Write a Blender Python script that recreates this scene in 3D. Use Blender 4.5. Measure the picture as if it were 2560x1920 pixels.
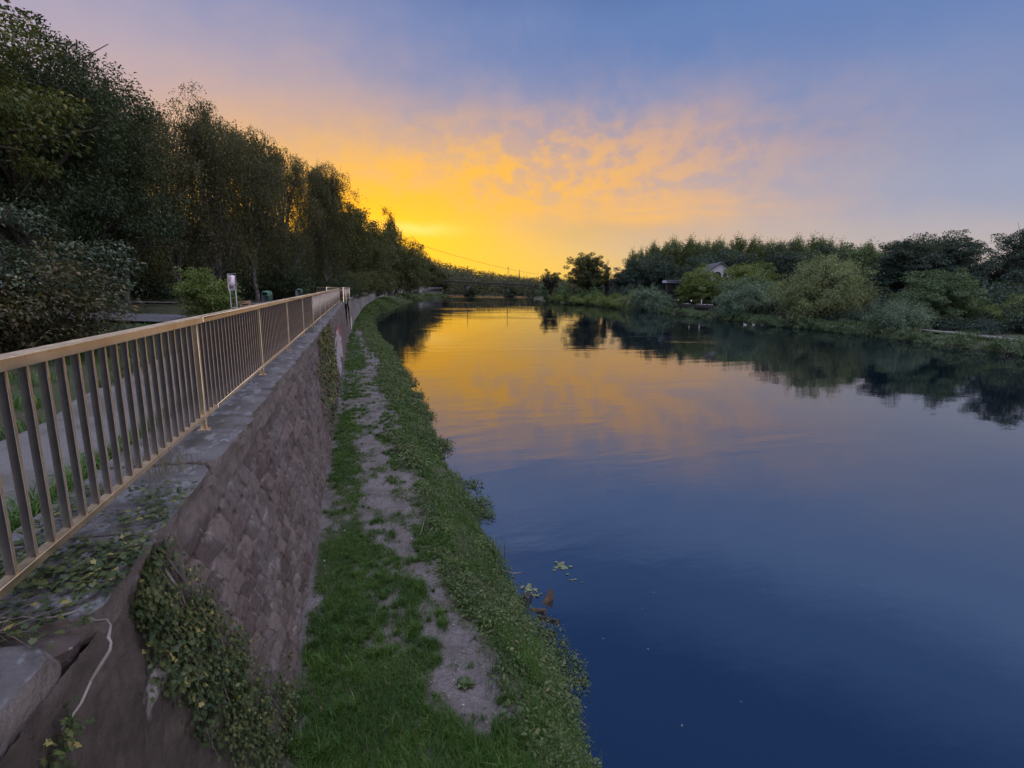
import bpy, math, random
import numpy as np
from mathutils import Matrix, Vector

for o in list(bpy.data.objects): bpy.data.objects.remove(o)
SC = bpy.context.scene
COL = SC.collection
R = math.radians

# ------------------------------------------------------------------ camera
cam_d = bpy.data.cameras.new("camera"); cam = bpy.data.objects.new("camera", cam_d); COL.objects.link(cam)
cam_d.sensor_width = 36.0; cam_d.lens = 36 * 1250 / 2560
cam_d.clip_start = 0.05; cam_d.clip_end = 6000
EYE = 4.8
cam.matrix_world = (Matrix.Translation((0, 0, EYE)) @ Matrix.Rotation(-R(16.987), 4, 'Z')
                    @ Matrix.Rotation(R(90 - 10.925), 4, 'X') @ Matrix.Rotation(0.02, 4, 'Z'))
SC.camera = cam
SC.view_settings.view_transform = 'Standard'; SC.view_settings.look = 'None'
SC.view_settings.exposure = 0.0; SC.view_settings.gamma = 1.0
SC.view_settings.use_curve_mapping = False
SC.cycles.use_denoising = True
SC.cycles.max_bounces = 6; SC.cycles.diffuse_bounces = 3; SC.cycles.glossy_bounces = 3
SC.cycles.transmission_bounces = 3; SC.cycles.transparent_max_bounces = 4
SC.cycles.caustics_reflective = False; SC.cycles.caustics_refractive = False
SC.cycles.sample_clamp_indirect = 4.0

def lin(r, g, b):
    f = lambda c: (c / 255 / 12.92) if c / 255 <= 0.04045 else ((c / 255 + 0.055) / 1.055) ** 2.4
    return (f(r), f(g), f(b), 1.0)

# ------------------------------------------------------------------ node helper
class NT:
    def __init__(s, tree): s.t = tree; s.n = tree.nodes; s.l = tree.links
    def new(s, kind, **kw):
        n = s.n.new(kind)
        for k, v in kw.items(): setattr(n, k, v)
        return n
    def put(s, sock, v):
        if isinstance(v, bpy.types.NodeSocket): s.l.new(v, sock)
        elif v is not None: sock.default_value = v
    def m(s, op, a, b=None, c=None, clamp=False):
        n = s.new('ShaderNodeMath', operation=op); n.use_clamp = clamp
        s.put(n.inputs[0], a)
        if b is not None: s.put(n.inputs[1], b)
        if c is not None: s.put(n.inputs[2], c)
        return n.outputs[0]
    def sst(s, x, lo, hi):
        n = s.new('ShaderNodeMapRange', interpolation_type='SMOOTHSTEP')
        s.put(n.inputs['Value'], x); n.inputs['From Min'].default_value = lo; n.inputs['From Max'].default_value = hi
        return n.outputs[0]
    def rng(s, x, lo, hi, a, b):
        n = s.new('ShaderNodeMapRange'); s.put(n.inputs['Value'], x)
        n.inputs['From Min'].default_value = lo; n.inputs['From Max'].default_value = hi
        n.inputs['To Min'].default_value = a; n.inputs['To Max'].default_value = b
        return n.outputs[0]
    def mix(s, f, a, b, mode='MIX'):
        n = s.new('ShaderNodeMix', data_type='RGBA', blend_type=mode, clamp_factor=True)
        s.put(n.inputs[0], f); s.put(n.inputs[6], a); s.put(n.inputs[7], b)
        return n.outputs[2]
    def noise(s, vec, scale, detail=4, rough=0.55, dist=0.0, out=0):
        n = s.new('ShaderNodeTexNoise')
        if vec is not None: s.put(n.inputs['Vector'], vec)
        n.inputs['Scale'].default_value = scale; n.inputs['Detail'].default_value = detail
        n.inputs['Roughness'].default_value = rough; n.inputs['Distortion'].default_value = dist
        return n.outputs[out]
    def comb(s, x, y, z=0.0):
        n = s.new('ShaderNodeCombineXYZ'); s.put(n.inputs[0], x); s.put(n.inputs[1], y); s.put(n.inputs[2], z)
        return n.outputs[0]
    def gauss(s, u, v, cu, cv, su, sv, amp=1.0):
        a = s.m('DIVIDE', s.m('SUBTRACT', u, cu), su); b = s.m('DIVIDE', s.m('SUBTRACT', v, cv), sv)
        r = s.m('ADD', s.m('MULTIPLY', a, a), s.m('MULTIPLY', b, b))
        e = s.m('POWER', 2.71828, s.m('MULTIPLY', r, -1.0))
        return s.m('MULTIPLY', e, amp)

# ------------------------------------------------------------------ world: dusk sky
GLOW_AZ = 6.0
SUN_AZ, SUN_EL = 3.0, 2.0
world = bpy.data.worlds.new("World"); SC.world = world; world.use_nodes = True
W = NT(world.node_tree); W.n.clear()
tc = W.new('ShaderNodeTexCoord'); sep = W.new('ShaderNodeSeparateXYZ'); W.l.new(tc.outputs['Generated'], sep.inputs[0])
az = W.m('MULTIPLY', W.m('ARCTAN2', sep.outputs[0], sep.outputs[1]), 57.2958)
el = W.m('MULTIPLY', W.m('ARCSINE', sep.outputs[2], clamp=False), 57.2958)
u = W.m('SUBTRACT', az, GLOW_AZ)
# soft large scale warp so that nothing is a clean ellipse
wv = W.comb(W.m('MULTIPLY', u, 0.045), W.m('MULTIPLY', el, 0.075))
w1 = W.m('SUBTRACT', W.noise(wv, 1.3, 3, 0.55), 0.5)
w2 = W.m('SUBTRACT', W.noise(wv, 3.1, 5, 0.6), 0.5)
uw = W.m('ADD', u, W.m('MULTIPLY', w1, 14.0))
ew = W.m('ADD', W.m('ADD', el, W.m('MULTIPLY', w1, 9.0)), W.m('MULTIPLY', w2, 5.0))
# clear sky: vertical gradient
def ramp(x, stops):
    n = W.new('ShaderNodeValToRGB'); cr = n.color_ramp; cr.interpolation = 'EASE'
    while len(cr.elements) > 1: cr.elements.remove(cr.elements[-1])
    cr.elements[0].position = stops[0][0]; cr.elements[0].color = stops[0][1]
    for p, c in stops[1:]:
        e = cr.elements.new(p); e.color = c
    W.put(n.inputs[0], x); return n.outputs[0]
ec = W.m('ADD', el, W.m('ADD', W.m('MULTIPLY', w1, 4.0), W.m('MULTIPLY', w2, 2.0)))
clear = ramp(W.m('DIVIDE', ec, 60.0, clamp=True), [
    (0.0, lin(200, 178, 164)), (0.07, lin(182, 175, 180)), (0.15, lin(152, 162, 190)),
    (0.26, lin(122, 143, 188)), (0.40, lin(102, 130, 183)), (0.52, lin(70, 99, 154)), (0.64, lin(45, 73, 128)), (0.85, lin(40, 67, 120)), (1.0, lin(128, 132, 178))])
c = clear
# lavender veil on the left, peach below it, both thinning upwards
lav = W.gauss(uw, ew, -30.0, 14.0, 28.0, 15.0, 0.85)
c = W.mix(lav, c, lin(184, 172, 190))
peach = W.gauss(uw, ew, -14.0, 6.5, 19.0, 10.0, 0.92)
c = W.mix(peach, c, lin(236, 180, 126))
# warm haze low down, reaching to the right
band = W.gauss(u, ew, 6.0, 0.0, 33.0, 6.0, 0.90)
c = W.mix(band, c, lin(232, 192, 146))
# cloud deck lit from below: soft puffs inside a fan shaped sheet
fan = W.m('SUBTRACT', el, W.m('MULTIPLY', u, 0.06))
wx = W.noise(W.comb(W.m('MULTIPLY', u, 0.11), W.m('MULTIPLY', el, 0.16), 5.0), 1.0, 3, 0.5)
sheet_e = W.m('ADD', fan, W.m('MULTIPLY', W.m('SUBTRACT', wx, 0.5), 9.0))
sheet = W.gauss(u, sheet_e, 12.0, 10.5, 27.0, 5.6, 1.0)
c = W.mix(W.m('MULTIPLY', sheet, 0.80), c, lin(218, 174, 146))
cv = W.comb(W.m('MULTIPLY', u, 0.36), W.m('MULTIPLY', el, 0.50), 3.7)
cn = W.noise(cv, 1.05, 8, 0.60, 0.2)
cv2 = W.comb(W.m('MULTIPLY', u, 0.10), W.m('MULTIPLY', fan, 0.30), 9.1)
cn2 = W.noise(cv2, 1.0, 3, 0.5, 0.2)
puff = W.sst(W.m('ADD', W.m('MULTIPLY', cn, 0.66), W.m('MULTIPLY', cn2, 0.34)), 0.39, 0.59)
deck = W.gauss(u, fan, 9.0, 10.4, 21.0, 4.8, 1.0)
c = W.mix(W.m('MULTIPLY', puff, deck), c, lin(255, 188, 88))
# long lit streak to the right, lower
cvs = W.comb(W.m('MULTIPLY', u, 0.06), W.m('MULTIPLY', el, 0.42), 21.0)
sn = W.sst(W.noise(cvs, 1.6, 4, 0.5, 0.3), 0.36, 0.64)
strk = W.m('MULTIPLY', W.gauss(W.m('ADD', u, W.m('MULTIPLY', w2, 12.0)), W.m('ADD', el, W.m('MULTIPLY', w2, 2.5)), 24.5, 8.1, 12.0, 1.7, 1.0), W.m('ADD', 0.55, W.m('MULTIPLY', sn, 0.45)))
c = W.mix(strk, c, lin(255, 190, 100))
# faint wisps thrown up from the deck
wsp = W.sst(W.noise(W.comb(W.m('ADD', W.m('MULTIPLY', u, 0.22), W.m('MULTIPLY', el, 0.05)), W.m('MULTIPLY', el, 0.13), 31.0), 1.0, 5, 0.55, 0.4), 0.46, 0.70)
c = W.mix(W.m('MULTIPLY', wsp, W.gauss(u, el, 8.0, 17.0, 24.0, 6.0, 0.22)), c, lin(200, 172, 172))
# dull mauve bar under the deck
gap = W.m('MULTIPLY', W.gauss(u, W.m('ADD', el, W.m('MULTIPLY', w2, 2.0)), 17.0, 6.1, 13.0, 1.1, 0.75), W.m('ADD', 0.5, W.m('MULTIPLY', sn, 0.5)))
c = W.mix(gap, c, lin(208, 174, 142))
# yellow core of the sunset
core = W.gauss(W.m('ADD', u, W.m('MULTIPLY', w2, 6.0)), W.m('ADD', el, W.m('MULTIPLY', w2, 3.0)), -6.0, 5.8, 18.5, 7.0, 1.1)
c = W.mix(W.m('MINIMUM', core, 1.0), c, lin(255, 197, 42))
low = W.gauss(u, el, 0.0, 1.0, 24.0, 4.5, 0.95)
c = W.mix(low, c, lin(255, 208, 62))
core2 = W.gauss(u, el, -6.0, 4.8, 13.0, 2.8, 0.85)
c = W.mix(core2, c, lin(255, 212, 36))
spot = W.gauss(u, W.m('ADD', el, W.m('MULTIPLY', w2, 1.5)), 0.2, 6.0, 4.0, 0.6, 0.7)
c = W.mix(spot, c, lin(255, 232, 128))
# the glow itself is brighter than a picture can show (its red runs past white)
hot = W.m('MINIMUM', W.m('ADD', W.m('MULTIPLY', W.m('MULTIPLY', core, core), .7), W.m('MULTIPLY', core2, .4)), 1.0)
c = W.mix(hot, c, (1.45, 1.09, 1.0, 1), 'MULTIPLY')
zen = W.sst(el, 52.0, 76.0)                       # overhead sky, out of view, brightened to fill the foreground
c = W.mix(zen, c, lin(180, 182, 198))
inv = W.m('SUBTRACT', 1.0, zen)
bk = W.m('MULTIPLY', W.sst(W.m('ABSOLUTE', u), 80.0, 130.0), inv)
c = W.mix(bk, c, lin(150, 150, 168))              # eastern sky behind the viewer, raised as fill for the right bank
rt = W.m('MULTIPLY', W.m('MULTIPLY', W.sst(u, 66.0, 100.0), W.m('SUBTRACT', 1.0, W.sst(u, 125.0, 160.0))), inv)
c = W.mix(rt, c, lin(188, 182, 192))              # sky past the right edge, made bright to light the wall
gain = W.m('ADD', 1.0, W.m('ADD', W.m('MULTIPLY', zen, 5.6), W.m('ADD', W.m('MULTIPLY', rt, 1.2), W.m('MULTIPLY', bk, 1.3))))  # gains lift only sky outside the view, as added fill light
hv = W.new('ShaderNodeVectorMath', operation='SCALE'); W.put(hv.inputs[0], c); W.put(hv.inputs['Scale'], gain)
sky = W.new('ShaderNodeTexSky', sky_type='NISHITA'); sky.sun_disc = False
sky.sun_elevation = R(SUN_EL); sky.sun_rotation = R(SUN_AZ); sky.altitude = 100
bg1 = W.new('ShaderNodeBackground'); W.l.new(hv.outputs[0], bg1.inputs[0]); bg1.inputs[1].default_value = 1.0
bg2 = W.new('ShaderNodeBackground'); W.l.new(sky.outputs[0], bg2.inputs[0]); bg2.inputs[1].default_value = 0.004
add = W.new('ShaderNodeAddShader'); W.l.new(bg1.outputs[0], add.inputs[0]); W.l.new(bg2.outputs[0], add.inputs[1])
wo = W.new('ShaderNodeOutputWorld'); W.l.new(add.outputs[0], wo.inputs[0])
world.cycles.sampling_method = 'MANUAL'; world.cycles.sample_map_resolution = 512

sun_d = bpy.data.lights.new("sun", 'SUN'); sun_d.energy = 1.0; sun_d.angle = R(3); sun_d.color = (1.0, 0.62, 0.28)
sun = bpy.data.objects.new("sun", sun_d); COL.objects.link(sun)
sd = Vector((math.sin(R(SUN_AZ)) * math.cos(R(SUN_EL)), math.cos(R(SUN_AZ)) * math.cos(R(SUN_EL)), math.sin(R(SUN_EL))))
sun.rotation_euler = sd.to_track_quat('Z', 'Y').to_euler()
sun.location = (0, 0, 60)

# ------------------------------------------------------------------ object helpers
def tag(o, label=None, cat=None, group=None, kind=None):
    if label: o['label'] = label
    if cat: o['category'] = cat
    if group: o['group'] = group
    if kind: o['kind'] = kind
    return o

def mesh_np(name, V, polys, smooth=False, attrs=None, uv=None):
    V = np.asarray(V, np.float32).reshape(-1, 3)
    polys = [np.asarray(p, np.int32) for p in polys if len(p)]
    me = bpy.data.meshes.new(name)
    me.vertices.add(len(V)); me.vertices.foreach_set('co', V.ravel())
    idx = np.concatenate([p.ravel() for p in polys]); tot = np.concatenate([np.full(len(p), p.shape[1], np.int32) for p in polys])
    me.loops.add(len(idx)); me.loops.foreach_set('vertex_index', idx)
    me.polygons.add(len(tot))
    me.polygons.foreach_set('loop_start', np.concatenate([[0], np.cumsum(tot)[:-1]]).astype(np.int32))
    if smooth: me.polygons.foreach_set('use_smooth', np.ones(len(tot), bool))
    for k, v in (attrs or {}).items():
        a = me.attributes.new(k, 'FLOAT', 'POINT'); a.data.foreach_set('value', np.asarray(v, np.float32))
    me.update(calc_edges=True); me.validate()
    return me

def obj(name, me, mat=None, parent=None, loc=None):
    o = bpy.data.objects.new(name, me); COL.objects.link(o)
    if mat is not None:
        me.materials.clear(); me.materials.append(mat)
    if parent is not None: o.parent = parent
    if loc is not None: o.location = loc
    return o

def empty(name, loc=(0, 0, 0), rz=0.0):
    o = bpy.data.objects.new(name, None); COL.objects.link(o); o.location = loc; o.rotation_euler = (0, 0, rz)
    o.empty_display_size = 0.2
    return o

class MB:
    """collects verts and polygons, becomes one mesh"""
    def __init__(s): s.V = []; s.P = {}; s.n = 0
    def add(s, V, *polys):
        V = np.asarray(V, float).reshape(-1, 3)
        for p in polys:
            p = np.asarray(p, int)
            if len(p): s.P.setdefault(p.shape[1], []).append(p + s.n)
        s.V.append(V); s.n += len(V); return s
    def box(s, x0, x1, y0, y1, z0, z1, b=0.0):
        if b <= 0:
            V = [(x, y, z) for z in (z0, z1) for y in (y0, y1) for x in (x0, x1)]
            return s.add(V, [(0, 2, 3, 1), (4, 5, 7, 6), (0, 1, 5, 4), (2, 6, 7, 3), (0, 4, 6, 2), (1, 3, 7, 5)])
        # bevelled box: each corner split in three
        V = []
        for sx in (0, 1):
            for sy in (0, 1):
                for sz in (0, 1):
                    X, Y, Z = (x0, x1)[sx], (y0, y1)[sy], (z0, z1)[sz]
                    dx, dy, dz = b * (1 - 2 * sx), b * (1 - 2 * sy), b * (1 - 2 * sz)
                    V += [(X, Y + dy, Z + dz), (X + dx, Y, Z + dz), (X + dx, Y + dy, Z)]
        i = lambda sx, sy, sz, k: (sx * 4 + sy * 2 + sz) * 3 + k
        Q = []; T = []
        for a in (0, 1):
            Q.append([i(a, 0, 0, 0), i(a, 1, 0, 0), i(a, 1, 1, 0), i(a, 0, 1, 0)][::(1 if a else -1)])
            Q.append([i(0, a, 0, 1), i(1, a, 0, 1), i(1, a, 1, 1), i(0, a, 1, 1)][::(-1 if a else 1)])
            Q.append([i(0, 0, a, 2), i(1, 0, a, 2), i(1, 1, a, 2), i(0, 1, a, 2)][::(1 if a else -1)])
        for p in (0, 1):
            for q in (0, 1):
                Q.append([i(p, q, 0, 0), i(p, q, 0, 1), i(p, q, 1, 1), i(p, q, 1, 0)])
                Q.append([i(p, 0, q, 0), i(p, 0, q, 2), i(p, 1, q, 2), i(p, 1, q, 0)])
                Q.append([i(0, p, q, 1), i(0, p, q, 2), i(1, p, q, 2), i(1, p, q, 1)])
        for p in (0, 1):
            for q in (0, 1):
                for r_ in (0, 1): T.append([i(p, q, r_, 0), i(p, q, r_, 1), i(p, q, r_, 2)])
        return s.add(V, Q, T)
    def tube(s, pts, rad, seg=6, cap=True):
        P = np.asarray(pts, float); n = len(P); rad = np.broadcast_to(np.asarray(rad, float), (n,))
        T = np.gradient(P, axis=0); T /= np.linalg.norm(T, axis=1, keepdims=True) + 1e-9
        ref = np.where(np.abs(T[:, 2:3]) > 0.9, np.array([[1., 0, 0]]), np.array([[0, 0, 1.]]))
        A = np.cross(T, ref); A /= np.linalg.norm(A, axis=1, keepdims=True) + 1e-9; B = np.cross(T, A)
        th = np.arange(seg) * 2 * np.pi / seg
        V = P[:, None] + rad[:, None, None] * (A[:, None] * np.cos(th)[None, :, None] + B[:, None] * np.sin(th)[None, :, None])
        i = np.arange(n - 1)[:, None] * seg; j = np.arange(seg)[None]; k = (j + 1) % seg
        Q = np.stack([i + j, i + k, i + seg + k, i + seg + j], -1).reshape(-1, 4)
        s.add(V.reshape(-1, 3), Q)
        if cap and seg == 4:
            s.P.setdefault(4, []).append(np.array([[0, 1, 2, 3], [(n - 1) * 4 + a for a in (3, 2, 1, 0)]]) + s.n - n * 4)
        elif cap:
            s.add([P[-1]], []); c0 = s.n - 1; base = c0 - seg
            s.P.setdefault(3, []).append(np.array([[base + a, base + (a + 1) % seg, c0] for a in range(seg)]))
        return s
    def mesh(s, name, smooth=False): return mesh_np(name, np.concatenate(s.V), [np.concatenate(p) for p in s.P.values()], smooth)
    def build(s, name, mat, parent=None, smooth=False, loc=None): return obj(name, s.mesh(name, smooth), mat, parent, loc)

# numpy noise
def _h(ix, iy, seed):
    h = (ix.astype(np.int64) * 374761393 + iy.astype(np.int64) * 668265263 + seed * 974634777) & 0xffffffff
    h = ((h ^ (h >> 13)) * 1274126177) & 0xffffffff
    return ((h ^ (h >> 16)) & 0xffff) / 65535.0
def vnoise(x, y, seed=0):
    x = np.asarray(x, float); y = np.asarray(y, float)
    ix = np.floor(x); iy = np.floor(y); fx = x - ix; fy = y - iy
    fx = fx * fx * (3 - 2 * fx); fy = fy * fy * (3 - 2 * fy)
    ix = ix.astype(np.int64); iy = iy.astype(np.int64)
    return (_h(ix, iy, seed) * (1 - fx) + _h(ix + 1, iy, seed) * fx) * (1 - fy) + (_h(ix, iy + 1, seed) * (1 - fx) + _h(ix + 1, iy + 1, seed) * fx) * fy
def fbm(x, y, seed=0, oct=4):
    a = 0.5; s = 0; t = 0
    for o in range(oct):
        s = s + a * vnoise(x * 2 ** o, y * 2 ** o, seed + o * 17); t += a; a *= 0.5
    return s / t

def unit(v): return v / (np.linalg.norm(v, axis=-1, keepdims=True) + 1e-9)

# ------------------------------------------------------------------ materials
def new_mat(name):
    m = bpy.data.materials.new(name); m.use_nodes = True
    n = NT(m.node_tree); b = m.node_tree.nodes['Principled BSDF']
    return m, n, b
def bump(n, b, h, strength=0.4, dist=0.02):
    bn = n.new('ShaderNodeBump'); bn.inputs['Strength'].default_value = strength; bn.inputs['Distance'].default_value = dist
    n.put(bn.inputs['Height'], h); n.l.new(bn.outputs[0], b.inputs['Normal'])
def pos(n): return n.new('ShaderNodeTexCoord').outputs['Object']
def geo_pos(n): return n.new('ShaderNodeNewGeometry').outputs['Position']
def island(n): return n.new('ShaderNodeNewGeometry').outputs['Random Per Island']

def simple(name, a, b2=None, scale=3.0, rough=0.7, metal=0.0, bs=0.0, bsc=40.0, bd=0.01, spec=0.4):
    m, n, b = new_mat(name); p = pos(n)
    f = n.sst(n.noise(p, scale, 6, 0.6), 0.35, 0.65)
    col = n.mix(f, a + (1,) if len(a) == 3 else a, (b2 or tuple(x * 0.65 for x in a[:3])) + (1,))
    n.put(b.inputs['Base Color'], col); b.inputs['Roughness'].default_value = rough; b.inputs['Metallic'].default_value = metal
    b.inputs['Specular IOR Level'].default_value = spec
    if bs: bump(n, b, n.noise(p, bsc, 5, 0.6), bs, bd)
    return m

def leaf_mat(name, a, b2, c2=None, trans=0.3, rough=0.5, cs=0.6, yellow=0.0):
    """a, b2: two greens mixed leaf by leaf and clump by clump; c2: rare turned leaves"""
    m, n, b = new_mat(name); p = pos(n); r = island(n)
    clump = n.noise(p, cs, 3, 0.5)
    f = n.m('ADD', n.m('MULTIPLY', r, 0.55), n.m('MULTIPLY', n.sst(clump, 0.35, 0.65), 0.45))
    col = n.mix(f, a + (1,), b2 + (1,))
    if c2:
        col = n.mix(n.m('GREATER_THAN', n.m('FRACT', n.m('MULTIPLY', r, 37.3)), 1 - yellow), col, c2 + (1,))
    n.put(b.inputs['Base Color'], col); b.inputs['Roughness'].default_value = rough
    b.inputs['Specular IOR Level'].default_value = 0.35
    tr = n.new('ShaderNodeBsdfTranslucent'); n.put(tr.inputs[0], n.mix(0.5, col, (0.16, 0.17, 0.03, 1)))
    mx = n.new('ShaderNodeMixShader'); mx.inputs[0].default_value = trans
    n.l.new(b.outputs[0], mx.inputs[1]); n.l.new(tr.outputs[0], mx.inputs[2])
    n.l.new(mx.outputs[0], m.node_tree.nodes['Material Output'].inputs[0])
    return m

M = {}
M['bark'] = simple('bark', (0.075, 0.058, 0.045), (0.035, 0.03, 0.026), 6, 0.9, bs=0.6, bsc=18, bd=0.03)
M['birch_bark'] = simple('birch_bark', (0.16, 0.15, 0.15), (0.05, 0.045, 0.042), 3.5, 0.8, bs=0.3)
M['pale_bark'] = simple('pale_bark', (0.24, 0.21, 0.19), (0.12, 0.10, 0.09), 5, 0.8, bs=0.3)
M['lf_beech'] = leaf_mat('leaf_beech', (0.040, 0.066, 0.014), (0.105, 0.120, 0.022), (0.24, 0.20, 0.03), 0.30, 0.55, 0.5, 0.04)
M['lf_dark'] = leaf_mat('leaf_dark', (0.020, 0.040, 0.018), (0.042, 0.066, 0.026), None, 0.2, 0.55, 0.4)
M['lf_shrub'] = leaf_mat('leaf_shrub', (0.032, 0.056, 0.036), (0.090, 0.124, 0.082), (0.16, 0.13, 0.06), 0.15, 0.40, 0.9, 0.03)
M['lf_brown'] = leaf_mat('leaf_brownish', (0.050, 0.050, 0.028), (0.085, 0.080, 0.036), (0.13, 0.09, 0.03), 0.2, 0.5, 0.8, 0.1)
M['lf_birch'] = leaf_mat('leaf_birch', (0.052, 0.062, 0.026), (0.100, 0.098, 0.042), (0.20, 0.15, 0.04), 0.35, 0.5, 0.35, 0.06)
M['lf_mid'] = leaf_mat('leaf_mid', (0.050, 0.068, 0.022), (0.092, 0.104, 0.034), None, 0.3, 0.5, 0.15)
M['lf_right'] = leaf_mat('leaf_right', (0.065, 0.123, 0.060), (0.131, 0.198, 0.077), None, 0.25, 0.5, 0.2)
M['lf_rdark'] = leaf_mat('leaf_right_dark', (0.020, 0.047, 0.039), (0.049, 0.085, 0.057), None, 0.2, 0.5, 0.2)
M['lf_willow'] = leaf_mat('leaf_willow', (0.166, 0.225, 0.096), (0.283, 0.323, 0.133), None, 0.3, 0.5, 0.25)
M['lf_teal'] = leaf_mat('leaf_teal', (0.107, 0.182, 0.120), (0.184, 0.259, 0.156), None, 0.25, 0.45, 0.25)
M['lf_lime'] = leaf_mat('leaf_lime', (0.109, 0.171, 0.040), (0.202, 0.256, 0.062), None, 0.3, 0.5, 0.25)
M['lf_hill'] = leaf_mat('leaf_hill', (0.050, 0.058, 0.028), (0.090, 0.092, 0.045), None, 0.3, 0.6, 0.03)
M['lf_poplar'] = leaf_mat('leaf_poplar', (0.105, 0.150, 0.063), (0.189, 0.230, 0.091), None, 0.3, 0.5, 0.1)
M['lf_weed'] = leaf_mat('leaf_weed', (0.040, 0.080, 0.026), (0.115, 0.160, 0.055), (0.20, 0.18, 0.08), 0.25, 0.45, 1.6, 0.06)
M['lf_grass'] = leaf_mat('leaf_grass', (0.022, 0.075, 0.013), (0.085, 0.180, 0.028), (0.19, 0.18, 0.07), 0.3, 0.5, 1.3, 0.04)
M['lf_dry'] = leaf_mat('leaf_dry', (0.16, 0.14, 0.07), (0.24, 0.21, 0.11), None, 0.2, 0.6, 1.0)
M['lf_ivy'] = leaf_mat('leaf_ivy', (0.020, 0.044, 0.020), (0.090, 0.112, 0.038), (0.24, 0.21, 0.07), 0.12, 0.38, 6.0, 0.05)
M['lf_rust'] = leaf_mat('leaf_rust', (0.30, 0.12, 0.04), (0.36, 0.18, 0.07), None, 0.1, 0.6, 4.0)

# ================================================================== SETTING
# centre lines (x to the right, y along the wall, z = 0 on the water)
YW = [-30, 4, 8, 20, 30, 42, 52, 65, 82, 100, 135, 185, 231, 262, 330]
XW = [2.1, 2.14, 2.25, 2.22, 2.17, 1.85, 1.6, 1.6, 2.6, 5.8, 11.3, 22.6, 37, 42, 40]     # left waterline
YB = [-30, 4, 12, 20, 40, 55, 66, 78, 105, 150, 200, 240, 330]
XB = [-.78, -.78, -.82, -.92, -.96, -.5, .1, .9, 2.9, 7.0, 16.1, 30, 30]                    # wall foot
YZ = [-30, 42, 60, 78, 100, 260, 330]; ZB = [.80, .80, 1.2, 1.7, 1.8, 1.8, 1.8]              # height at the wall foot
xw = lambda y: np.interp(y, YW, XW) + 0.16 * (vnoise(np.asarray(y) * 1.3, 0 * np.asarray(y), 5) - .5) + .22 * (vnoise(np.asarray(y) * .37, 0 * np.asarray(y), 8) - .5)
xb = lambda y: np.interp(y, YB, XB)
zb = lambda y: np.interp(y, YZ, ZB)
YP = [-30, 3.3, 5.8, 13, 28, 45, 70, 100, 330]; FP = [.78, .78, .64, .56, .64, .40, .30, .25, .25]
fp = lambda y: np.interp(y, YP, FP) + 0.08 * (vnoise(np.asarray(y) * .8, 0 * np.asarray(y), 11) - .5)   # path edge, fraction of foot -> water

def bank_z(x, y):
    """height of the lower path and its bank"""
    x = np.asarray(x, float); y = np.asarray(y, float)
    t = (x - xb(y)) / (xw(y) - xb(y)); f = fp(y); h = zb(y)
    k = np.clip((t - f) / (1.0 - f), 0, 1.6)
    z = h - (h + 0.05) * (1 - (1 - np.clip(k, 0, 1)) ** 1.0) ** 1.5 - np.clip(k - 1, 0, 1) * 1.4
    z = z + 0.05 * (fbm(x * 2.1, y * 2.1, 3, 4) - .5) + 0.03 * (fbm(x * 9, y * 9, 4, 3) - .5)
    return z

def grid_mesh(name, X, Y, Z, smooth=True, attrs=None):
    ny, nx = X.shape
    i = np.arange(ny - 1)[:, None] * nx + np.arange(nx - 1)[None]
    Q = np.stack([i, i + 1, i + nx + 1, i + nx], -1).reshape(-1, 4)
    return mesh_np(name, np.stack([X, Y, Z], -1).reshape(-1, 3), [Q], smooth, attrs)

# --- water
m, n, b = new_mat('river_water'); p = geo_pos(n)
def scl(v, x, y, z=1.0):
    mp = n.new('ShaderNodeMapping'); mp.inputs['Scale'].default_value = (x, y, z); n.put(mp.inputs[0], v); return mp.outputs[0]
b.inputs['Base Color'].default_value = (0.002, 0.006, 0.013, 1); b.inputs['Roughness'].default_value = 0.012; b.inputs['IOR'].default_value = 4.2
fine = n.noise(scl(p, 1.6, 3.2), 1.6, 3, 0.55, 0.3)
mid = n.noise(scl(p, .55, 1.1), 1.0, 3, 0.5, 0.2)
big = n.noise(scl(p, .10, .22), 1.0, 2, 0.5)
patch = n.sst(n.noise(scl(p, .035, .075), 1.0, 4, 0.6, 0.6), 0.50, 0.70)      # cat's paws of wind
spz = n.new('ShaderNodeSeparateXYZ'); n.l.new(p, spz.inputs[0])
ruffle = n.m('MULTIPLY', n.sst(spz.outputs[1], 205., 245.), n.sst(n.noise(scl(p, .02, .07), 1.0, 3), .30, .50))     # riffle under the bridge
h = n.m('ADD', n.m('MULTIPLY', fine, n.m('ADD', 0.0011, n.m('MULTIPLY', patch, 0.0060))),
        n.m('ADD', n.m('MULTIPLY', mid, n.m('ADD', 0.0034, n.m('MULTIPLY', patch, 0.030))), n.m('ADD', n.m('MULTIPLY', big, 0.022), n.m('MULTIPLY', mid, n.m('MULTIPLY', ruffle, 0.30)))))
bump(n, b, h, 1.0, 1.0)
M['water'] = m
w = mesh_np('water', [(-6, -120, 0), (1800, -120, 0), (1800, 2600, 0), (-6, 2600, 0)], [[(0, 1, 2, 3)]])
tag(obj('water', w, m), kind='structure')

# --- everything below: one sheet to the horizon
m, n, b = new_mat('riverbed_earth'); b.inputs['Base Color'].default_value = (0.03, 0.032, 0.02, 1); b.inputs['Roughness'].default_value = 1
g = mesh_np('ground', [(-3500, -800, -1.6), (4500, -800, -1.6), (4500, 5000, -1.6), (-3500, 5000, -1.6)], [[(0, 1, 2, 3)]])
tag(obj('ground', g, m), kind='structure')

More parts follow.
